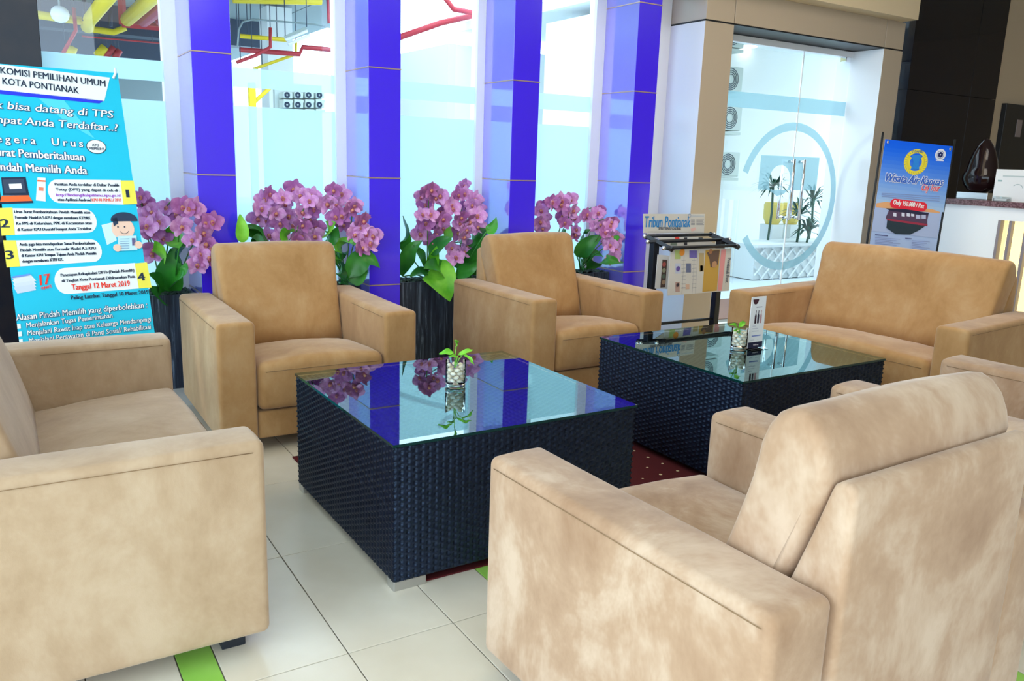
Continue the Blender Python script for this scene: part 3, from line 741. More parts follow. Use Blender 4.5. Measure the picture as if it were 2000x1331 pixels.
# ------------------------------------------------------------------ flat print helpers
class Sheet:
    """a flat sheet in space: origin, U (right), V (up) unit vectors; collects printed shapes per colour"""
    def __init__(s, O, U, V):
        s.O = Vector(O); s.U = Vector(U).normalized(); s.V = Vector(V).normalized(); s.Nn = s.U.cross(s.V).normalized(); s.d = {}
    def uv(s, px, py):
        d = ray(px, py); t = s.Nn.dot(s.O-CAM)/s.Nn.dot(d); p = CAM+d*t-s.O
        return (p.dot(s.U), p.dot(s.V))
    def P(s, u_, v_, n=0): return s.O+s.U*u_+s.V*v_+s.Nn*n
    def _d(s, col, kind): return s.d.setdefault((tuple(col), kind), ([], []))
    def poly(s, pts, col, layer=1, px=False, kind='printed_shape'):
        vs, fs = s._d(col, kind)
        if px: pts = [s.uv(*p) for p in pts]
        b = len(vs); vs += [s.P(a, c, .0011*layer) for a, c in pts]; fs.append(tuple(range(b, b+len(pts))))
    def disc(s, c, r, col, layer=1, px=False, n=24, ry=None, kind='printed_shape', a0=0, a1=2*PI):
        if px: c = s.uv(*c)
        s.poly([(c[0]+r*math.cos(a0+(a1-a0)*k/n), c[1]+(ry or r)*math.sin(a0+(a1-a0)*k/n)) for k in range(n+(0 if a1-a0 > 6.28 else 1))], col, layer, kind=kind)
    def ring(s, c, r_in, r_out, col, layer=1, n=40, a0=0, a1=2*PI):
        vs, fs = s._d(col, 'printed_shape'); b = len(vs)
        for k in range(n+1):
            a = a0+(a1-a0)*k/n
            for r in (r_in, r_out): vs.append(s.P(c[0]+r*math.cos(a), c[1]+r*math.sin(a), .0011*layer))
        for k in range(n): fs.append((b+2*k, b+2*k+1, b+2*k+3, b+2*k+2))
    def line(s, a, b, wd, col, layer=1, px=False):
        if px: a, b = s.uv(*a), s.uv(*b)
        d = (Vector(b)-Vector(a)); nrm = Vector((-d.y, d.x)).normalized()*wd/2 if d.length else Vector((0, 0))
        s.poly([(a[0]-nrm.x, a[1]-nrm.y), (b[0]-nrm.x, b[1]-nrm.y), (b[0]+nrm.x, b[1]+nrm.y), (a[0]+nrm.x, a[1]+nrm.y)], col, layer)
    def text(s, txt, a, b, hgt, col, layer=2, px=False, bold=0, shear=0, outline=None, space=1.0, off=(0, 0)):
        """text whose baseline runs a->b, cap height hgt (metres)"""
        if px: a, b = s.uv(*a), s.uv(*b)
        if outline is not None:
            for ox, oy in ((1, 0), (-1, 0), (0, 1), (0, -1), (.8, -.8)): s.text(txt, a, b, hgt, outline[0], layer-1, False, bold, shear, None, space, (off[0]+ox*hgt*.07, off[1]+oy*hgt*.07))
        if bold:
            for k_ in (-1, 1): s.text(txt, a, b, hgt, col, layer+.1*k_, False, 0, shear, None, space, (off[0]+k_*bold*hgt*2.0, off[1]))
            bold = 0
        V_, F_ = glyphs(txt, 0, shear, space)
        if not len(V_): return
        x0, x1 = TXTW[(txt, 0, shear, space)]
        a = Vector(a); b = Vector(b); d = b-a; L_ = d.length; d.normalize(); q = Vector((-d.y, d.x)); a = a+d*off[0]+q*off[1]
        sx = L_/(x1-x0); sy = hgt/.70
        vs, fs = s._d(col, 'lettering'); base = len(vs)
        for (x, y) in V_:
            p = a+d*((x-x0)*sx)+q*(y*sy); vs.append(s.P(p.x, p.y, .0011*layer))
        fs += [tuple(base+i for i in f) for f in F_]
    def finish(s, parent):
        for (col, kind), (vs, fs) in s.d.items():
            tag(mobj(kind, vs, fs, flat(col), parent), kind='stuff')
_g = {}; TXTW = {}
def glyphs(txt, bold, shear, space):
    k = (txt, bold, shear, space)
    if k in _g: return _g[k]
    c = bpy.data.curves.new('t', 'FONT'); c.body = txt; c.resolution_u = 2; c.offset = bold; c.shear = shear; c.space_character = space; c.fill_mode = 'FRONT'
    o = bpy.data.objects.new('t', c); COL.objects.link(o)
    dg = bpy.context.evaluated_depsgraph_get(); me = o.evaluated_get(dg).to_mesh()
    V_ = [(v.co.x, v.co.y) for v in me.vertices]; F_ = [tuple(p.vertices) for p in me.polygons]
    o.evaluated_get(dg).to_mesh_clear(); COL.objects.unlink(o); bpy.data.objects.remove(o); bpy.data.curves.remove(c)
    xs = [v[0] for v in V_] or [0, 1]
    if (txt, 0, shear, space) not in TXTW: TXTW[(txt, 0, shear, space)] = (min(xs), max(xs))
    _g[k] = (V_, F_); return _g[k]
WHITE, CYAN, DARK, YEL, RED = (.88, .92, .93), (.02, .55, .78), (.02, .035, .07), (.90, .82, .10), (.85, .05, .03)

# ------------------------------------------------------------------ teal X-banner (left)
sc = .85
hd_ = 1.513; lean = .383; Ux = Vector((math.sin(hd_), math.cos(hd_), 0)); Bk = Vector((-math.cos(hd_), math.sin(hd_), 0))
Vx = (Vector((0, 0, 1))*math.cos(lean)+Bk*math.sin(lean)).normalized()
O_ = CAM+(Vector((.032, 4.374, .148))-CAM)*sc
BW, BH = .6*sc, 1.6*sc
drop = (O_.z-.06)/Vx.z
O_ = O_-Vx*drop; BH += drop
bn = thing('banner', 'teal voter information X-banner beside the first purple column', 'banner', (O_.x+BW/2, O_.y, 0))
S = Sheet(O_, Ux, Vx)
def ploc(o): # world-built mesh under a moved Empty
    o.matrix_parent_inverse = o.parent.matrix_basis.inverted(); return o
_keep = list(bpy.data.objects)
v0 = [S.P(0, 0), S.P(BW, 0), S.P(BW, BH), S.P(0, BH)]; v1 = [p-S.Nn*.002 for p in v0]
mobj('banner_cloth', v0+v1, [(0, 1, 2, 3), (7, 6, 5, 4), (0, 4, 5, 1), (1, 5, 6, 2), (2, 6, 7, 3), (3, 7, 4, 0)], flat(CYAN, .35), bn)
px = True
S.poly([S.uv(0, 119), S.uv(214, 151), S.uv(204, 199), (0, S.uv(0, 172)[1])][0:4] if False else [(0, BH), S.uv(214.5, 152), S.uv(203.5, 198), (0, S.uv(0, 175)[1])], WHITE, 1)
S.poly([(0, S.uv(0, 175)[1]), S.uv(203, 196.5), S.uv(194, 202.5), (0, S.uv(0, 183)[1])], (.03, .05, .75), 1)
S.poly([S.uv(75, 192), S.uv(125, 196), S.uv(186, 272), S.uv(130, 240)], (.10, .68, .88), 1)
S.text('KOMISI PEMILIHAN UMUM', (1, 144), (206, 170), .030, DARK, 3, px, .012)
S.text('KOTA PONTIANAK', (5, 165), (154, 183.5), .030, DARK, 3, px, .012)
OUT = ((.02, .10, .25), .022)
S.text('Tidak bisa datang di TPS', (-62, 207), (222, 231), .034, WHITE, 3, px, .012, .15, OUT)
S.text('Tempat Anda Terdaftar..?', (-44, 238), (231, 257), .034, WHITE, 3, px, .012, .15, OUT)
S.text('Segera  Urus', (-24, 277), (162, 288), .034, WHITE, 3, px, .015, 0, OUT, 1.5)
S.text('Surat Pemberitahuan', (-18, 304), (165, 315), .036, WHITE, 3, px, .018, 0, OUT)
S.text('Pindah Memilih Anda', (-15, 333), (170, 341), .036, WHITE, 3, px, .018, 0, OUT)
c = S.uv(188, 287); S.disc(c, .040, DARK, 1, n=20, ry=.033); S.disc(c, .037, WHITE, 2, n=20, ry=.030)
S.text('AYO', (180, 286), (193, 287), .012, DARK, 3, px, .02); S.text('MEMILIH!', (174, 293), (203, 294), .012, DARK, 3, px, .02)
# laptop and phone
S.poly([(2, 347), (50, 346), (57, 382), (6, 382)], DARK, 1, px); S.poly([(5, 351), (46, 350), (51, 377), (9, 378)], (.05, .07, .12), 2, px); S.poly([(17, 360), (41, 359), (43, 369), (19, 370)], WHITE, 3, px)
S.poly([(3, 383), (56, 382), (63, 393), (0, 395)], (.85, .15, .04), 2, px); S.poly([(-1, 395), (64, 393), (65, 397), (-1, 399)], DARK, 2, px)
S.poly([(73, 347), (89, 348), (89, 394), (70, 392)], WHITE, 2, px); S.poly([(73, 352), (89, 353), (89, 356), (72, 355)], (.85, .15, .04), 3, px)
S.poly([(75, 366), (85, 367), (85, 374), (75, 373)], (.85, .25, .15), 3, px)
def pill(x0, y0, x1, y1, x2, y2, x3, y3, rl, rr):
    """white panel given by four pixel corners tl,tr,br,bl; rounded left (rl) or right (rr) end"""
    tl, tr, br, bl = S.uv(x0, y0), S.uv(x1, y1), S.uv(x2, y2), S.uv(x3, y3)
    pts = []
    if rl:
        c = ((tl[0]+bl[0])/2, (tl[1]+bl[1])/2); r = (tl[1]-bl[1])/2
        pts += [(c[0]+r*.75*math.cos(a), c[1]+r*math.sin(a)) for a in [PI/2+PI*k/12 for k in range(13)]]
    else: pts += [tl, bl]
    if rr:
        c = ((tr[0]+br[0])/2, (tr[1]+br[1])/2); r = (tr[1]-br[1])/2
        pts += [(c[0]+r*.75*math.cos(a), c[1]+r*math.sin(a)) for a in [-PI/2+PI*k/12 for k in range(13)]]
    else: pts += [br, tr]
    S.poly(pts, WHITE, 1)
pill(112, 351, 236, 352, 242, 400, 116, 397, 1, 0)
S.poly([(235, 353), (261, 353), (268, 399), (241, 400)], YEL, 2, px)
S.text('Pastikan Anda terdaftar di Daftar Pemilih', (107, 363), (232, 365), .013, DARK, 3, px, .03)
S.text('Tetap (DPT) yang dapat di cek di :', (109, 373), (234, 375), .013, DARK, 3, px, .03)
S.text('http://lindungihakpilihmu.kpu.go.id', (110, 384), (235, 385), .013, (.35, .06, .55), 3, px, .02)
S.text('atau Aplikasi Android', (113, 393), (178, 394), .013, DARK, 3, px, .03); S.text('KPU RI PEMILU 2019', (180, 394), (237, 394), .013, (.85, .12, .08), 3, px, .02)
S.text('1', (247, 386), (253, 386), .036, DARK, 3, px, .01)
pill(24, 407, 168, 409, 170, 455, 28, 459, 0, 1)
S.poly([(-2, 407), (24, 406), (29, 459), (3, 461)], YEL, 2, px)
S.text('Urus Surat Pemberitahuan Pindah Memilih atau', (28, 417), (176, 418), .013, DARK, 3, px, .03)
S.text('Formulir Model A.5-KPU dengan membawa KTP/KK', (30, 428), (177, 429), .013, DARK, 3, px, .03)
S.text('Ke PPS di Kelurahan, PPK di Kecamatan atau', (32, 440), (179, 439), .013, DARK, 3, px, .03)
S.text('di Kantor KPU Daerah/Tempat Anda Terdaftar.', (34, 452), (180, 450), .013, DARK, 3, px, .03)
S.text('2', (2, 445), (18, 445), .036, DARK, 3, px, .03)
pill(30, 470, 178, 468, 182, 512, 38, 521, 0, 1)
S.poly([(6, 470), (31, 470), (39, 521), (13, 523)], YEL, 2, px)
S.text('Anda juga bisa mendapatkan Surat Pemberitahuan', (38, 481), (185, 478), .013, DARK, 3, px, .03)
S.text('Pindah Memilih atau Formulir Model A.5-KPU', (40, 492), (187, 488), .013, DARK, 3, px, .03)
S.text('di Kantor KPU Tempat Tujuan Anda Pindah Memilih', (42, 503), (188, 498), .013, DARK, 3, px, .03)
S.text('dengan membawa KTP/ KK.', (44, 514), (124, 510), .013, DARK, 3, px, .03)
S.text('3', (13, 507), (27, 506), .036, DARK, 3, px, .03)
pill(126, 524, 264, 514, 271, 564, 132, 575, 1, 0)
S.poly([(263, 515), (287, 513), (296, 562), (271, 564)], YEL, 2, px)
S.text('Penetapan Rekapitulasi DPTb (Pindah Memilih)', (119, 541), (262, 531), .013, DARK, 3, px, .03)
S.text('di Tingkat Kota Pontianak Dilaksanakan Pada', (121, 552), (264, 543), .013, DARK, 3, px, .03)
S.text('Tanggal 12 Maret 2019', (141, 567), (254, 559), .024, RED, 3, px, .02)
S.text('4', (271, 550), (284, 548), .036, DARK, 3, px, .03)
S.text('Paling Lambat Tanggal 10 Maret 2019', (139, 586), (290, 574), .017, DARK, 3, px, .025)
S.text('17', (79, 558), (101, 555), .045, RED, 3, px, .02, .2); S.text('MARET', (82, 567), (102, 562), .012, RED, 3, px, .02)
for k in range(4):
    S.poly([(22+k*1.5, 541+k*7), (58+k*2, 535+k*7), (71, 549+k*6), (34, 556+k*6)], (.75-.05*k, .80-.04*k, .86), 1+k*.2, px)
S.poly([(22, 541), (58, 535), (60, 538), (24, 544)], (.15, .30, .75), 3, px)
S.text('Alasan Pindah Memilih yang diperbolehkan :', (32, 627), (288, 601), .026, WHITE, 3, px, .01, .1, ((.02, .10, .25), .02))
S.text('Menjalankan Tugas Pemerintahan', (52, 641), (220, 621), .021, WHITE, 3, px, .008, .1, ((.02, .10, .25), .02))
S.text('Menjalani Rawat Inap atau Keluarga Mendampingi', (54, 656), (295, 628), .021, WHITE, 3, px, .008, .1, ((.02, .10, .25), .02))
S.text('Menjalani Perawatan di Panti Sosial/ Rehabilitasi', (57, 671), (295, 643), .021, WHITE, 3, px, .008, .1, ((.02, .10, .25), .02))
for k in range(3): S.poly([(33+2*k, 634+15*k), (40+2*k, 633+15*k), (41+2*k, 642+15*k), (34+2*k, 643+15*k)], WHITE, 3, px)
# plain boy with card and letter
sk = (.90, .62, .48)
c = S.uv(240, 447); S.disc(c, .046, sk, 2, n=24, ry=.050)
c2 = S.uv(242, 428); S.disc((c2[0], c2[1]-.006), .054, (.03, .05, .10), 3, n=20, ry=.036, a0=-.15, a1=PI+.15)
S.poly([(219, 427), (228, 425), (231, 437), (222, 443)], (.03, .05, .10), 3, px)
for dx in (-6, 7): S.disc((236+dx, 444), .0035, DARK, 4, px, n=10)
S.ring(S.uv(242, 449), .018, .020, DARK, 4, 14, PI+.4, 2*PI-.4)
S.poly([(198, 440), (222, 434), (228, 470), (209, 479)], (.62, .84, .92), 1, px)
S.poly([(229, 462), (266, 461), (268, 489), (232, 491)], (.55, .80, .90), 4, px); S.poly([(257, 466), (264, 466), (265, 480), (258, 481)], (.15, .12, .25), 5, px)
for k in range(5): S.line((234, 468+k*4.5), (252, 467.5+k*4.5), .002, (.10, .20, .40), 5, px)
for p_ in ((229, 485), (270, 479)): S.disc(p_, .017, sk, 5, px, n=12)
S.finish(bn)
tube('support_pole', [S.P(.02, 0, -.02), S.P(BW-.004, BH+.0, -.012)], .006, M['steel'], bn)
tube('support_pole', [S.P(BW-.02, 0, -.03), S.P(.004, BH, -.022)], .006, M['steel'], bn)
tube('hook', [S.P(BW-.022, BH-.03, .004), S.P(BW-.012, BH-.01, .012), S.P(BW-.008, BH+.02, 0)], .0055, M['white_frame'], bn)
box('stand_foot', (O_.x+.02, O_.y-.05, 0), (O_.x+BW-.02, O_.y+.12, .02), M['black'], bn)
for ch in bn.children: ploc(ch)

# ------------------------------------------------------------------ blue banner (by the counter)
YB = 3.80
c0, c1 = by(1729, 272, YB), by(1861, 286, YB)
h2 = math.radians(116); U2 = Vector((math.sin(h2), math.cos(h2), 0))
S = Sheet(c0, U2, (0, 0, 1))
TL, TR, BL, BR = S.uv(1729, 272), S.uv(1861, 286), S.uv(1697, 490), S.uv(1826, 500)
def E2(t, z):   # point on the banner at fraction t across, height v=z
    kl = (TL[1]-z)/(TL[1]-BL[1]); kr = (TR[1]-z)/(TR[1]-BR[1])
    a_ = (TL[0]+(BL[0]-TL[0])*kl); b_ = (TR[0]+(BR[0]-TR[0])*kr)
    return (a_+(b_-a_)*t, z)
vb = .04-c0.z
LB, RB = E2(0, vb), E2(1, vb)
bn2 = thing('banner', 'blue river boat tour banner beside the reception counter', 'banner', (c0.x+U2.x*.3, c0.y+U2.y*.3, 0))
cs_ = [TL, TR, RB, LB]
mobj('banner_cloth', [S.P(a_, b_) for a_, b_ in cs_]+[S.P(a_, b_, -.003) for a_, b_ in cs_], [(3, 2, 1, 0), (4, 5, 6, 7), (0, 1, 5, 4), (1, 2, 6, 5), (2, 3, 7, 6), (3, 0, 4, 7)], flat((.42, .56, .88), .4), bn2)
# bands printed from deep blue down to pale
bands = 16
def TT(t, f): # fraction down from the top edge to the shore line
    a_, b_ = S.uv(1711, 396), S.uv(1843, 415)
    tp = (TL[0]+(TR[0]-TL[0])*t, TL[1]+(TR[1]-TL[1])*t); bt = (a_[0]+(b_[0]-a_[0])*t, a_[1]+(b_[1]-a_[1])*t)
    return (tp[0]+(bt[0]-tp[0])*f, tp[1]+(bt[1]-tp[1])*f)
for k in range(bands):
    t_ = k/(bands-1)
    S.poly([TT(0, k/bands), TT(1, k/bands), TT(1, (k+1)/bands), TT(0, (k+1)/bands)], (.005+.38*t_**2, .12+.45*t_**1.5, .86), 1)
def Q(x, y): return (1640+x/5.546, 260+y/5.546)
S.poly([Q(398, 760), Q(500, 745), Q(570, 755), Q(780, 800), Q(1000, 825), Q(1085, 855), Q(1083, 875), Q(390, 805)], (.80, .42, .20), 2, True)
S.poly([Q(388, 805), Q(1083, 870), Q(1070, 1010), Q(1050, 1140), Q(345, 1060), Q(365, 930)], (.42, .52, .80), 3, True)
c = S.uv(*Q(822, 315)); R_ = abs(S.uv(*Q(690, 315))[0]-c[0])*.98
S.ring(c, R_*.70, R_, (.85, .72, .05), 3, 40)
S.ring(c, R_*.50, R_*.74, (.80, .68, .06), 3, 24, PI/2+.9, PI+1.0); S.ring(c, R_*.50, R_*.74, (.80, .68, .06), 3, 24, -1.0, PI/2-.9)
for k in range(26):
    a = PI/2+.45+(2*PI-.9)*k/25
    S.line((c[0]+R_*.80*math.cos(a), c[1]+R_*.80*math.sin(a)), (c[0]+R_*.97*math.cos(a+.1), c[1]+R_*.97*math.sin(a+.1)), .003, (.25, .30, .25), 4)
S.poly([(c[0]-R_*.45, c[1]+R_*.55), (c[0]+R_*.45, c[1]+R_*.55), (c[0]+R_*.22, c[1]), (c[0]+R_*.36, c[1]-R_*.55), (c[0]-R_*.36, c[1]-R_*.55), (c[0]-R_*.22, c[1])], (.03, .25, .75), 5)
S.text('TOPMIR', (c[0]-R_*.5, c[1]+R_*.74), (c[0]+R_*.5, c[1]+R_*.74), .018, (.10, .20, .30), 6, False, .02) if False else None
S.text('T DAMRI', (c[0]-R_*.45, c[1]+R_*.74), (c[0]+R_*.45, c[1]+R_*.74), .018, (.10, .20, .30), 6, False, .02)
c = S.uv(*Q(1088, 235)); r2 = abs(S.uv(*Q(1030, 235))[0]-c[0])
S.disc(c, r2, (.75, .80, .92), 3); S.ring(c, r2*.60, r2*.66, (.05, .06, .2), 4)
for k in range(6):
    a = PI/6+k*PI/3; S.disc((c[0]+r2*.3*math.cos(a), c[1]+r2*.3*math.sin(a)), r2*.2, (.02, .03, .15), 5, n=12)
S.poly([Q(1035, 290), Q(1125, 296), Q(1120, 306), Q(1040, 302)], (.75, .80, .92), 4, True)
S.text('Wisata Air Kapuas', Q(490, 520), Q(1110, 575), .058, (.05, .15, .60), 6, True, .02, .3, ((.92, .93, .97), .05))
S.text('City Tour', Q(880, 622), Q(1075, 632), .048, (.85, .08, .12), 6, True, .01, .3, ((.85, .80, .90), .03))
for k in range(3): S.line(Q(450, 650+k*18), Q(1080, 690+k*24), .004, (.25, .32, .60), 4, True)
a, b = S.uv(*Q(590, 762)), S.uv(*Q(895, 800)); d_ = Vector((b[0]-a[0], b[1]-a[1])).normalized(); q_ = Vector((-d_.y, d_.x)); rr = .034
pts = [(a[0]+rr*math.cos(t), a[1]+rr*math.sin(t)) for t in [PI/2+PI*k/8 for k in range(9)]]+[(b[0]+rr*math.cos(t), b[1]+rr*math.sin(t)) for t in [-PI/2+PI*k/8 for k in range(9)]]
S.poly(pts, (.80, .03, .06), 5)
S.text('Only 150.000 / Pax', Q(572, 772), Q(905, 815), .034, WHITE, 6, True, .02)
# river boat
S.poly([Q(500, 900), Q(520, 860), Q(530, 830), Q(960, 870), Q(945, 940), Q(945, 1010), Q(880, 1000), Q(560, 960), Q(495, 930)], (.10, .06, .12), 5, True)
for xx in (575, 665, 720, 768): S.poly([Q(xx, 862), Q(xx+34, 866), Q(xx+34, 905), Q(xx, 900)], (.72, .76, .90), 6, True)
for xx in (820, 880): S.poly([Q(xx, 884), Q(xx+48, 888), Q(xx+48, 930), Q(xx, 926)], (.50, .55, .78), 6, True)
S.poly([Q(495, 815), Q(700, 822), Q(960, 868), Q(955, 882), Q(860, 886), Q(530, 838)], (.03, .03, .07), 7, True)
S.poly([Q(500, 925), Q(945, 985), Q(945, 1003), Q(880, 1000), Q(510, 945)], (.35, .04, .08), 7, True)
S.poly([Q(510, 945), Q(880, 1000), Q(930, 1000), Q(860, 1050), Q(760, 1100), Q(600, 1095), Q(500, 1030)], (.03, .05, .07), 6, True)
S.poly([Q(378, 1095), Q(518, 1108), Q(518, 1120), Q(378, 1106)], (.10, .12, .30), 6, True); S.poly([Q(705, 1135), Q(775, 1142), Q(775, 1152), Q(705, 1146)], (.10, .12, .30), 6, True)
for k in range(7): S.line(Q(378, 1132+k*16), Q(650-40*(k % 3), 1152+k*16), .004, (.28, .34, .62), 6, True)
for k in range(8): S.line(Q(775, 1165+k*17), Q(970-30*(k % 4), 1180+k*17), .004, (.28, .34, .62), 6, True)
S.finish(bn2)
for t_, a_, b_ in ((-.015, TL, LB), (1.03, TR, RB)):
    dx_ = -.012 if t_ < 0 else .022
    tube('support_pole', [S.P(b_[0]+dx_, b_[1]-.01, -.02), S.P(a_[0]+dx_, a_[1]+.05, -.02)], .008, M['black'], bn2)
for a_, b_ in ((TL[0]+.02, TL[1]-.02), (TR[0]-.02, TR[1]-.02)): ball('hook', S.P(a_, b_, .006), .012, M['chrome'], bn2, (1, .5, 1), 8)
fo = S.P(LB[0]-.02, LB[1], .10), S.P(RB[0]+.04, RB[1], .10), S.P(RB[0]+.04, RB[1], -.12), S.P(LB[0]-.02, LB[1], -.12)
mobj('stand_foot', [(p_.x, p_.y, z_) for z_ in (0, .022) for p_ in fo], [(3, 2, 1, 0), (4, 5, 6, 7), (0, 1, 5, 4), (1, 2, 6, 5), (2, 3, 7, 6), (3, 0, 4, 7)], M['black'], bn2)
for ch in bn2.children: ploc(ch)

# ------------------------------------------------------------------ reception counter and what stands on it
CX = 6.38
ct = thing('reception_counter', 'white reception counter with dark brown top and lit slatted panel', 'counter', (CX, 2.9, 0))
yl, yr = bx(1840, 388, CX).y, 1.2
ztop = bx(1920, 391.5, CX).z
ys = bx(1950, 430, CX).y; zs_ = bx(1950, 430, CX).z
def ctb(nm, lo, hi, mt, bev=0): return ploc(box(nm, lo, hi, mt, ct, bev))
ctb('countertop', (CX-.03, yr, ztop-.042), (CX+.62, yl, ztop), M['counter_top'], .004)
ctb('side_panel', (CX, ys, 0), (CX+.60, yl-.01, ztop-.043), M['white_frame'])
ctb('top_rail', (CX, yr, zs_), (CX+.60, ys, ztop-.043), M['white_frame'])
ctb('plinth', (CX, yr, 0), (CX+.60, ys, .08), M['white_frame'])
ctb('lit_back', (CX+.14, yr, .08), (CX+.16, ys, zs_), M['lit'])
ctb('slat', (CX, ys-.02, .08), (CX+.05, ys, zs_), M['slat'])
k = 0
yy = ys-.075
while yy > yr+.1:
    ctb('slat', (CX+.01, yy-.022, .08), (CX+.05, yy, zs_), M['slat']); yy -= .115
# sculpture
c = bx(1912, 374, CX+.22)
sp = thing('sculpture', 'dark polished leaf-shaped wooden sculpture on the reception counter', 'sculpture', (c.x, c.y, ztop))
prof = [(0, .0), (.05, .0), (.09, .02), (.125, .06), (.142, .105), (.138, .14), (.122, .165), (.114, .20), (.104, .25), (.084, .31), (.058, .365), (.028, .405), (.0, .418)]
o = lathe('body', [(r*1.0, z+.05) for r, z in prof], M['sculpt'], sp, 28); o.scale = (.75, 1, 1)
ob = box('silver_base', (-.05, -.10, 0), (.05, .15, .052), M['steel'], sp, .004)
c = bx(1975, 392, CX+.10)
cs = thing('sign_stand', 'white printed sign stand on the reception counter', 'sign', (c.x, c.y, ztop), .2)
box('sign_sheet', (-.004, -.16, .0), (.004, .13, .235), M['paper'], cs)
Sg = Sheet((-.0045, .13, 0), (0, -1, 0), (0, 0, 1))
Sg.text('COFFEE', (.06, .19), (.24, .19), .018, (.45, .55, .55), 1, False, .01) if False else None
Sg.line((.05, .185), (.24, .185), .010, (.55, .62, .62), 1); Sg.ring((.16, .09), .035, .040, (.40, .50, .50), 1, 20, .3, 2.4); Sg.line((.02, .15), (.05, .15), .012, (.35, .50, .50), 1)
Sg.finish(cs)
c = bx(1952, 393, CX+.02)
gb = thing('card_box', 'small clear business card box on the counter in front of the sign', 'box', (c.x+.03, c.y, ztop))
box('box', (-.03, -.05, 0), (.03, .05, .035), M['tumbler'], gb); box('card', (-.022, -.045, .003), (.022, .045, .018), M['paper'], gb)

# ------------------------------------------------------------------ newspaper rack
rk = thing('newspaper_rack', 'black newspaper rack with rods beside the armchair and beige column', 'rack', (3.75, 3.9, 0))
def rkp(o): return ploc(o)
xl = by(1276, 520, 3.95).x; xr = by(1396, 610, 3.95).x
pz = by(1272, 474, 3.95).z
for x in (xl, xr):
    rkp(box('post', (x-.022, 3.93, 0), (x+.022, 3.975, pz), M['black'], rk, .003))
    rkp(box('foot', (x-.022, 3.72, 0), (x+.022, 4.12, .03), M['black'], rk, .003))
    bm = bmesh.new(); bm_tube(bm, [(x+.012, 4.07, pz+.03), (x+.012, 3.80, pz-.03)], .017, 4); rkp(bobj('bracket', bm, M['black'], rk))
a = by(1297, 632, 3.95); rkp(tube('crossbar', [(xl, 3.95, a.z), (xr, 3.95, a.z)], .010, M['black'], rk))
rods = [((1262, 460), (1392, 460), 4.05), ((1268, 471), (1422, 469.5), 3.95), ((1299, 485), (1437, 480), 3.82)]
rodpos = []
for i, (pa, pb, y) in enumerate(rods):
    a, b = by(*pa, y), by(*pb, y); z = (a.z+b.z)/2
    rodpos.append((a.x, b.x, y, z))
    st = thing('newspaper_stick', ('black newspaper stick with chrome knobs, rear of three on the rack', 'black newspaper stick with chrome knobs, middle of three on the rack', 'black newspaper stick with chrome knobs, front of three on the rack')[i], 'stick', (a.x, y, z), 0, 'newspaper sticks on the rack')
    tube('rod', [(0, 0, 0), (b.x-a.x, 0, 0)], .011, M['black'], st, 10)
    for x in (-.012, b.x-a.x+.012): ball('knob', (x, 0, 0), .014, M['chrome'], st, (1, 1, 1), 10)
def sheet_obj(nm, lab, pts_px, y, cat='newspaper', th=.006):
    P_ = [by(*p, y) for p in pts_px]  # tl tr br bl
    t = thing(nm, lab, cat, ((P_[0].x+P_[1].x)/2, y, P_[2].z), 0, 'newspapers on the rack')
    vs = [Vector(p) for p in P_]+[Vector(p)+Vector((0, th, 0)) for p in P_]
    ploc(mobj('sheets', vs, [(3, 2, 1, 0), (4, 5, 6, 7), (0, 1, 5, 4), (1, 2, 6, 5), (2, 3, 7, 6), (3, 0, 4, 7)], M['news'], t))
    S_ = Sheet(P_[3], (1, 0, 0), (0, 0, 1)); return t, S_
def R7(x, y): return (1240+x/4.754, 380+y/4.754)
t, S = sheet_obj('newspaper', 'newspaper with blue masthead standing up behind the rack', [(1257, 418), (1377, 418), (1375, 456), (1257, 456)], 4.08)
S.text('Tribun Pontianak', R7(86, 305), R7(510, 302), .072, (.03, .25, .60), 2, True, .012)
S.text('SPIRIT BARU KALBAR', R7(215, 328), R7(425, 328), .018, (.10, .10, .12), 2, True, .02)
for k in range(5): S.line(R7(520, 237+k*11), R7(555, 237+k*11), .004, (.25, .25, .27), 1, True); S.line(R7(570, 237+k*11), R7(640-10*(k % 2), 237+k*11), .004, (.3, .3, .32), 1, True)
S.ring(S.uv(*R7(507, 198)), .010, .014, (.2, .3, .45), 1); S.line(R7(530, 200), R7(640, 200), .006, (.5, .55, .6), 1, True)
S.poly([R7(515, 320), R7(560, 305), R7(570, 330), R7(525, 345)], (.80, .50, .45), 1, True); S.line(R7(120, 348), R7(640, 350), .004, (.4, .4, .4), 1, True)
S.finish(t); [ploc(ch) for ch in t.children if ch.matrix_parent_inverse == Matrix.Identity(4)]
ya = rodpos[2][2]+.0
t, S = sheet_obj('newspaper', 'newspaper with large orange photo hanging sideways at the front of the rack', [R7(333, 505), R7(897, 500), R7(875, 895), R7(303, 942)], ya+.012)
def nb(x0, y0, x1, y1, col, l=1): S.poly([R7(x0, y0), R7(x0, y1), R7(x1, y1), R7(x1, y0)], col, l, True)
S.poly([R7(655, 515), R7(790, 512), R7(760, 895), R7(625, 905)], (.60, .36, .08), 1, True)
S.poly([R7(665, 540), R7(740, 520), R7(785, 515), R7(770, 650), R7(700, 680), R7(690, 600)], (.16, .10, .08), 2, True)
S.disc(R7(735, 650), .022, (.55, .30, .16), 3, True); S.disc(R7(700, 530), .016, (.45, .20, .10), 3, True)
S.poly([R7(800, 512), R7(845, 511), R7(805, 893), R7(765, 895)], (.80, .33, .33), 2, True)
a, b = R7(860, 590), R7(842, 860)
S.text('Pontianak Post', (S.uv(*a)), (S.uv(*R7(838, 820))), .030, (.05, .06, .10), 2, False, .01)
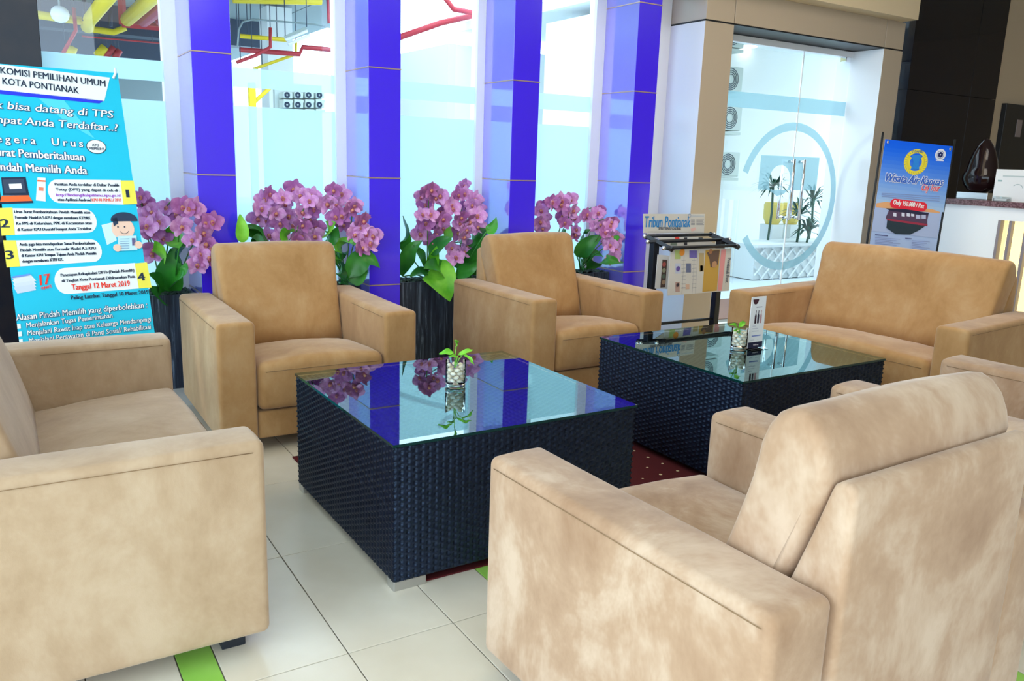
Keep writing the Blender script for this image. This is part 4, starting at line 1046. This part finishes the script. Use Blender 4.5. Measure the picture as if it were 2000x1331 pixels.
for (x0, y0, x1, y1, col) in ((372, 518, 425, 600, (.45, .55, .20)), (505, 520, 575, 590, (.18, .15, .45)), (375, 640, 425, 735, (.55, .58, .72)), (475, 640, 520, 725, (.15, .17, .28)), (595, 545, 640, 715, (.50, .38, .20)), (375, 815, 415, 905, (.50, .33, .28)), (470, 835, 505, 880, (.68, .45, .33)), (605, 660, 630, 712, (.05, .08, .20))):
    nb(x0, y0, x1, y1, col)
S.disc(R7(435, 538), .022, (.80, .30, .05), 3, True); S.disc(R7(398, 690), .016, (.15, .10, .35), 3, True); S.disc(R7(395, 840), .012, (.05, .04, .05), 3, True)
for k in range(8):
    for (x0, x1) in ((432, 470), (528, 570)): S.line(R7(x0, 615+k*36), R7(x1, 612+k*36), .003, (.42, .42, .44), 1, True)
for xx in (460, 555, 585): S.line(R7(xx, 510), R7(xx-25, 925), .002, (.35, .35, .38), 1, True)
S.finish(t); [ploc(ch) for ch in t.children if ch.matrix_parent_inverse == Matrix.Identity(4)]
t, S = sheet_obj('newspaper', 'newspaper with dark photo strip hanging behind the front one', [R7(215, 560), R7(325, 570), R7(325, 880), R7(190, 875)], 3.90)
S.poly([R7(255, 605), R7(300, 608), R7(280, 862), R7(235, 865)], (.10, .06, .05), 1, True)
for k in range(4): S.disc(R7(270-2*k, 650+k*55), .015, ((.45, .10, .08), (.35, .33, .20), (.12, .15, .10), (.40, .25, .15))[k], 2, True)
S.finish(t); [ploc(ch) for ch in t.children if ch.matrix_parent_inverse == Matrix.Identity(4)]
t, S = sheet_obj('newspaper', 'folded newspaper lying between the rods of the rack', [R7(205, 400), R7(600, 395), R7(780, 470), R7(330, 480)], 4.0)
S.poly([R7(370, 395), R7(410, 395), R7(415, 420), R7(375, 420)], (.75, .08, .06), 1, True); nb(455, 400, 485, 470, (.05, .05, .06)); nb(590, 400, 630, 425, (.05, .05, .06)); nb(330, 430, 390, 475, (.2, .25, .2))
S.finish(t); [ploc(ch) for ch in t.children if ch.matrix_parent_inverse == Matrix.Identity(4)]

# ------------------------------------------------------------------ menu stand on the second table
a = bz(1459.5, 683, TH); b = bz(1487.5, 679.5, TH); a.z = b.z = TH+.0005
U_ = (b-a); Wc = U_.length; U_.normalize()
ms = thing('menu_stand', 'tall white wine menu stand on the far wicker table', 'menu stand', ((a+b)/2))
Nc = U_.cross(Vector((0, 0, 1))).normalized()
S = Sheet(a+Vector((0, 0, .004)), U_, (0, 0, 1)); Hc = S.uv(1482, 580)[1]
Hc = max(.2, min(.26, Hc))
mobj('card', [S.P(0, 0), S.P(Wc, 0), S.P(Wc, Hc), S.P(0, Hc), S.P(0, 0, -.003), S.P(Wc, 0, -.003), S.P(Wc, Hc, -.003), S.P(0, Hc, -.003)], [(0, 1, 2, 3), (7, 6, 5, 4), (0, 4, 5, 1), (1, 5, 6, 2), (2, 6, 7, 3), (3, 7, 4, 0)], M['paper'], ms)
S.poly([(0, 0), (Wc, 0), (Wc, Hc*.115), (0, Hc*.115)], (.02, .02, .05), 1)
S.text('wine', (Wc*.35, Hc*.045), (Wc*.72, Hc*.045), .008, (.75, .65, .68), 2, False, .02)
S.disc((Wc*.28, Hc*.955), Wc*.20, (.08, .03, .04), 1, n=16, a0=PI, a1=2*PI, ry=Hc*.10)
S.line((Wc*.35, Hc*.80), (Wc*.75, Hc*.80), .003, (.15, .15, .18), 1)
for k, cc in enumerate(((.05, .02, .03), (.04, .03, .05), (.55, .30, .32))):
    x = Wc*(.36+.18*k); S.poly([(x-.0055, Hc*.48), (x+.0055, Hc*.48), (x+.0055, Hc*.63), (x+.002, Hc*.67), (x+.002, Hc*.735), (x-.002, Hc*.735), (x-.002, Hc*.67), (x-.0055, Hc*.63)], cc, 1)
for vv, ww in ((.43, .25), (.38, .4), (.33, .45)): S.line((Wc*.2, Hc*vv), (Wc*(.2+ww), Hc*vv), .002, (.45, .45, .55), 1)
S.text('PROMOTION', (Wc*.18, Hc*.225), (Wc*.82, Hc*.235), .008, (.10, .15, .50), 1, False, .02) if False else S.line((Wc*.2, Hc*.235), (Wc*.82, Hc*.24), .006, (.25, .30, .60), 1)
S.line((Wc*.15, Hc*.16), (Wc*.4, Hc*.16), .002, (.5, .5, .6), 1); S.line((Wc*.6, Hc*.165), (Wc*.8, Hc*.165), .002, (.5, .5, .6), 1)
S.finish(ms)
mobj('acrylic_base', [S.P(-.005, -.003, .03), S.P(Wc+.01, -.003, .03), S.P(Wc+.01, -.003, -.03), S.P(-.005, -.003, -.03), S.P(-.005, .0, .03), S.P(Wc+.01, .0, .03), S.P(Wc+.01, .0, -.03), S.P(-.005, .0, -.03)], [(3, 2, 1, 0), (4, 5, 6, 7), (0, 1, 5, 4), (1, 2, 6, 5), (2, 3, 7, 6), (3, 0, 4, 7)], M['tumbler'], ms)
for ch in ms.children: ploc(ch)

# ------------------------------------------------------------------ planters and orchids
PY0, PY1, PZo = 4.535, 4.735, .505
bays = [(dark_x+.10, cx[0]-.005), (cx[0]+CW+.005, cx[1]-.005), (cx[1]+CW+.005, cx[2]-.005), (cx[2]+CW+.005, cx[3]-.015)]
labs = ['dark wood-grain planter box between the teal banner and the first purple column', 'dark wood-grain planter box between the first and second purple columns', 'dark wood-grain planter box between the second and third purple columns', 'dark wood-grain planter box between the third and fourth purple columns']
for (xa, xb), lab in zip(bays, labs):
    t = thing('planter', lab, 'planter', ((xa+xb)/2, (PY0+PY1)/2, 0), 0, 'dark planter boxes between the purple columns')
    hx, hy = (xb-xa)/2, (PY1-PY0)/2
    bm = bmesh.new()
    for lo, hi in (((-hx, -hy, 0), (hx, -hy+.018, PZo)), ((-hx, hy-.018, 0), (hx, hy, PZo)), ((-hx, -hy+.018, 0), (-hx+.018, hy-.018, PZo)), ((hx-.018, -hy+.018, 0), (hx, hy-.018, PZo))): bm_box(bm, lo, hi)
    bobj('box', bm, M['dark_wood'], t)
    bm = bmesh.new(); bmesh.ops.create_grid(bm, x_segments=40, y_segments=12, size=1)
    for v in bm.verts: v.co = Vector((v.co.x*(hx-.019), v.co.y*(hy-.019), PZo-.008+.022*random.random()))
    bobj('moss', bm, M['soil'], t)

def cly(px_, py_, y_):
    x_ = by(px_, py_, y_).x
    for c_ in [dark_x-.19]+cx:
        if c_-.075 < x_ < c_+CW+.075 and y_ > 4.33: return 4.325
    return y_
def petal_mesh(L_, W_, cup, mat, nm):
    vs = []; fs = []; n = 5
    for i in range(n+1):
        t_ = i/n; ww = W_/2*math.sin(PI*(.06+.90*t_**.85))**.7
        for k in (-1, -.4, .4, 1):
            vs.append((k*ww, t_*L_, cup*(t_*t_)*L_*.5-abs(k)*ww*.25+.004*math.sin(5*k+6*t_)))
    for i in range(n):
        for k in range(3): fs.append((i*4+k, i*4+k+1, (i+1)*4+k+1, (i+1)*4+k))
    me = bpy.data.meshes.new(nm); me.from_pydata(vs, [], fs); me.materials.append(mat); me.polygons.foreach_set('use_smooth', [True]*len(fs)); return me
PET = [(petal_mesh(.054, .062, .35, mm, 'petal'), petal_mesh(.052, .036, .45, mm, 'petal')) for mm in (M['petal'], M['petal2'])]
bm = bmesh.new(); bmesh.ops.create_uvsphere(bm, u_segments=8, v_segments=5, radius=.010)
for v in bm.verts: v.co = Vector((v.co.x, v.co.y*1.4-.006, v.co.z*1.2+.008))
LIP = bpy.data.meshes.new('flower'); bm.to_mesh(LIP); bm.free(); LIP.materials.append(M['lip']); LIP.polygons.foreach_set('use_smooth', [True]*len(LIP.polygons))
rf = random.Random(11)
def flower(p, parent, size=1.0, face=None):
    o = link(bpy.data.objects.new('flower', LIP), parent)
    d = face or Vector((rf.uniform(-.7, .5), -1, rf.uniform(-.5, .45))).normalized()
    q = d.to_track_quat('Z', 'Y'); o.rotation_mode = 'QUATERNION'; o.rotation_quaternion = q @ Matrix.Rotation(rf.uniform(-.4, .4), 3, 'Z').to_quaternion()
    o.location = p; s = size*rf.uniform(.85, 1.1); o.scale = (s, s, s)
    big, small = PET[0 if rf.random() < .68 else 1]
    for k, (ang, me) in enumerate(((80, big), (-80, big), (0, small), (142, small), (-142, small))):
        c = link(bpy.data.objects.new('petal', me), o)
        c.rotation_euler = (rf.uniform(-.15, .3), rf.uniform(-.2, .2), math.radians(ang+rf.uniform(-8, 8)))
    return o
def orchid(lab, root_px, root_x, sprays, leaves, mapf):
    base = Vector((root_x, 4.63, PZo+.005))
    t = thing('orchid', lab, 'plant', base, 0, 'artificial purple orchids in the planters')
    for pts in sprays:
        P_ = []
        yy = rf.uniform(4.50, 4.62)
        for (x, y) in pts: P_.append(by(*mapf(x, y), cly(*mapf(x, y), yy+rf.uniform(-.05, .05))))
        # stem: from the root up through the cluster's middle line
        top = max(P_, key=lambda q: q.z)
        chain = sorted(P_, key=lambda q: (q-top).length)
        st = [base, (base+top)/2+Vector((0, .02, .06)), top+Vector((0, .02, -.02))]
        sm = [st[0]*(1-s)**2+st[1]*2*s*(1-s)+st[2]*s*s for s in [k/8 for k in range(9)]]
        end = chain[-1]
        tail = [top*(1-s)+end*s+Vector((0, .03, .03*math.sin(PI*s))) for s in (.33, .66, 1)]
        tube('flower_stem', [p-base for p in sm+tail], .0035, M['stem'], t, 6)
        for p in P_: flower(p-base, t, 1.10)
    for lf in leaves:
        (bx_, by_), (mx_, my_), (tx_, ty_), wd = lf[:4]; mt = M['leaf_light'] if len(lf) > 4 else M['leaf']
        y0 = rf.uniform(4.56, 4.66)
        A, B, C_ = [by(*mapf(*q_), cly(*mapf(*q_), yy_)) for q_, yy_ in (((bx_, by_), y0), ((mx_, my_), y0-.07), ((tx_, ty_), y0-.12))]
        mid = B*2-(A+C_)/2
        wm = wd/mapf(1, 0, True)*4.9/F*1.45
        leaf_mesh('leaf', A-base, mid-base, C_-base, wm, mt, t, Vector((rf.uniform(-.4, .4), -.8, .6)), 9, .16, .62)
        tube('leaf_stalk', [Vector((0, 0, 0)), (A-base)*.5+Vector((0, 0, .02)), A-base], .004, M['leaf'], t, 6)
    return t
def mA(x, y, s=False): return 3.846 if s else (240+x/3.846, 330+y/3.846)
def mB(x, y, s=False): return 3.704 if s else (760+x/3.704, 330+y/3.704)
orchid('purple orchid nearest the teal banner, drooping low over its planter', None, by(*mA(300, 940), 4.6).x, [
    [(135, 210), (160, 250), (205, 320), (175, 360), (250, 440), (215, 480), (300, 520), (235, 600), (215, 640), (180, 430), (270, 400)]],
    [((350, 920), (365, 760), (400, 600), 130), ((380, 820), (430, 640), (500, 580), 100), ((300, 950), (270, 850), (195, 790), 90), ((320, 985), (260, 950), (200, 880), 90), ((340, 560), (350, 500), (375, 420), 70, 1), ((300, 700), (280, 620), (240, 540), 70, 1), ((350, 900), (440, 800), (470, 700), 60)], mA)
orchid('purple orchid in front of the first purple column, left of the armchair back', None, by(*mA(370, 940), 4.6).x+.02, [
    [(330, 290), (400, 340), (450, 285), (530, 290), (440, 430), (500, 300)],
    [(620, 400), (670, 400), (520, 530), (630, 560), (580, 640), (640, 670), (560, 720), (600, 480), (660, 600)]],
    [((420, 600), (380, 520), (330, 470), 80, 1)], mA)
orchid('big dense purple orchid behind the first armchair facing us', None, by(*mA(1250, 800), 4.6).x, [
    [(1060, 230), (1100, 190), (1070, 380), (1040, 300), (1100, 290), (1090, 500), (1010, 370)],
    [(1200, 220), (1280, 150), (1220, 260), (1330, 200), (1150, 330), (1250, 350), (1180, 410), (1280, 420), (1190, 510)],
    [(1420, 200), (1400, 240), (1340, 330), (1430, 300), (1400, 380), (1450, 440), (1340, 500), (1440, 500), (1300, 540), (1350, 420)]],
    [((1050, 560), (960, 500), (870, 470), 90), ((900, 560), (890, 440), (880, 340), 60, 1), ((1260, 560), (1230, 500), (1215, 440), 100, 1), ((1060, 500), (980, 460), (900, 440), 70), ((1080, 560), (1020, 540), (960, 560), 70)], mA)
orchid('purple orchid with arching spray over the second purple column', None, by(*mA(1690, 900), 4.6).x, [
    [(1530, 260), (1640, 190), (1600, 260), (1580, 160)],
    [(1740, 270), (1720, 300), (1640, 350), (1800, 390), (1660, 420), (1600, 360)],
    [(1740, 490), (1830, 480), (1850, 560), (1800, 590), (1780, 440), (1880, 500)]],
    [((1500, 560), (1560, 520), (1615, 440), 100), ((1530, 500), (1550, 450), (1600, 400), 90, 1), ((1600, 620), (1680, 560), (1760, 590), 90, 1), ((1600, 670), (1640, 630), (1690, 650), 70), ((1690, 870), (1650, 800), (1640, 700), 130), ((1700, 820), (1810, 680), (1930, 745), 110), ((1700, 850), (1770, 800), (1840, 760), 90), ((1610, 720), (1600, 650), (1600, 620), 60, 1), ((1690, 880), (1650, 850), (1625, 830), 50)], mA)
orchid('tallest purple orchid, between the second and third purple columns', None, by(*mB(290, 780), 4.6).x, [
    [(270, 170), (230, 200), (260, 260), (370, 190), (330, 210), (300, 150)],
    [(400, 240), (450, 260), (370, 310), (300, 330), (240, 330), (265, 390), (390, 360), (460, 290)],
    [(350, 410), (240, 450), (340, 470), (290, 510), (320, 530), (220, 470), (390, 430)]],
    [((100, 780), (135, 620), (240, 520), 90), ((95, 600), (120, 470), (100, 340), 60), ((270, 720), (225, 640), (180, 550), 90), ((300, 740), (325, 650), (345, 560), 70, 1), ((290, 620), (380, 540), (455, 510), 80), ((400, 500), (430, 460), (450, 420), 60, 1), ((420, 800), (340, 710), (250, 720), 100), ((290, 740), (370, 800), (440, 960), 190, 1), ((300, 750), (220, 750), (150, 780), 60)], mB)
orchid('purple orchid just left of the second armchair back, hanging low', None, by(*mB(540, 780), 4.6).x, [
    [(520, 140), (545, 180), (500, 190), (560, 270), (540, 120)],
    [(620, 220), (600, 260), (660, 300), (640, 340), (620, 300), (640, 420), (580, 380)],
    [(520, 350), (510, 400), (500, 460), (540, 490), (560, 440)],
    [(450, 570), (480, 640), (540, 600), (560, 560), (470, 600)]],
    [((560, 600), (620, 490), (720, 440), 100), ((700, 460), (745, 430), (775, 350), 60), ((520, 720), (600, 620), (680, 520), 80), ((430, 640), (520, 720), (600, 800), 80), ((480, 780), (580, 720), (640, 650), 80), ((560, 780), (620, 740), (650, 700), 70)], mB)
orchid('purple orchid behind the second armchair, partly hidden by the third column', None, by(*mB(1180, 760), 4.6).x, [
    [(1110, 270), (1130, 300), (1095, 300), (1130, 360), (1110, 430), (1090, 380)],
    [(1180, 240), (1250, 230), (1240, 260), (1310, 220), (1200, 260)],
    [(1330, 300), (1250, 340), (1340, 360), (1270, 390), (1350, 440), (1340, 480), (1300, 320)]],
    [((1230, 520), (1250, 470), (1280, 440), 50)], mB)
orchid('purple orchid spilling right toward the fourth purple column', None, by(*mB(1400, 760), 4.6).x, [
    [(1430, 330), (1510, 320), (1420, 350), (1520, 300)],
    [(1530, 400), (1600, 410), (1560, 460), (1500, 420), (1610, 380)],
    [(1610, 490), (1650, 500), (1600, 550), (1640, 580), (1620, 640), (1580, 510)]],
    [((1370, 560), (1400, 480), (1460, 440), 50), ((1360, 640), (1440, 550), (1545, 480), 100), ((1500, 540), (1540, 500), (1580, 540), 50), ((1400, 700), (1470, 620), (1550, 640), 70), ((1430, 730), (1560, 670), (1695, 680), 80), ((1400, 750), (1390, 690), (1385, 640), 60), ((1600, 540), (1640, 480), (1680, 490), 60)], mB)
print('tiles', nt_)
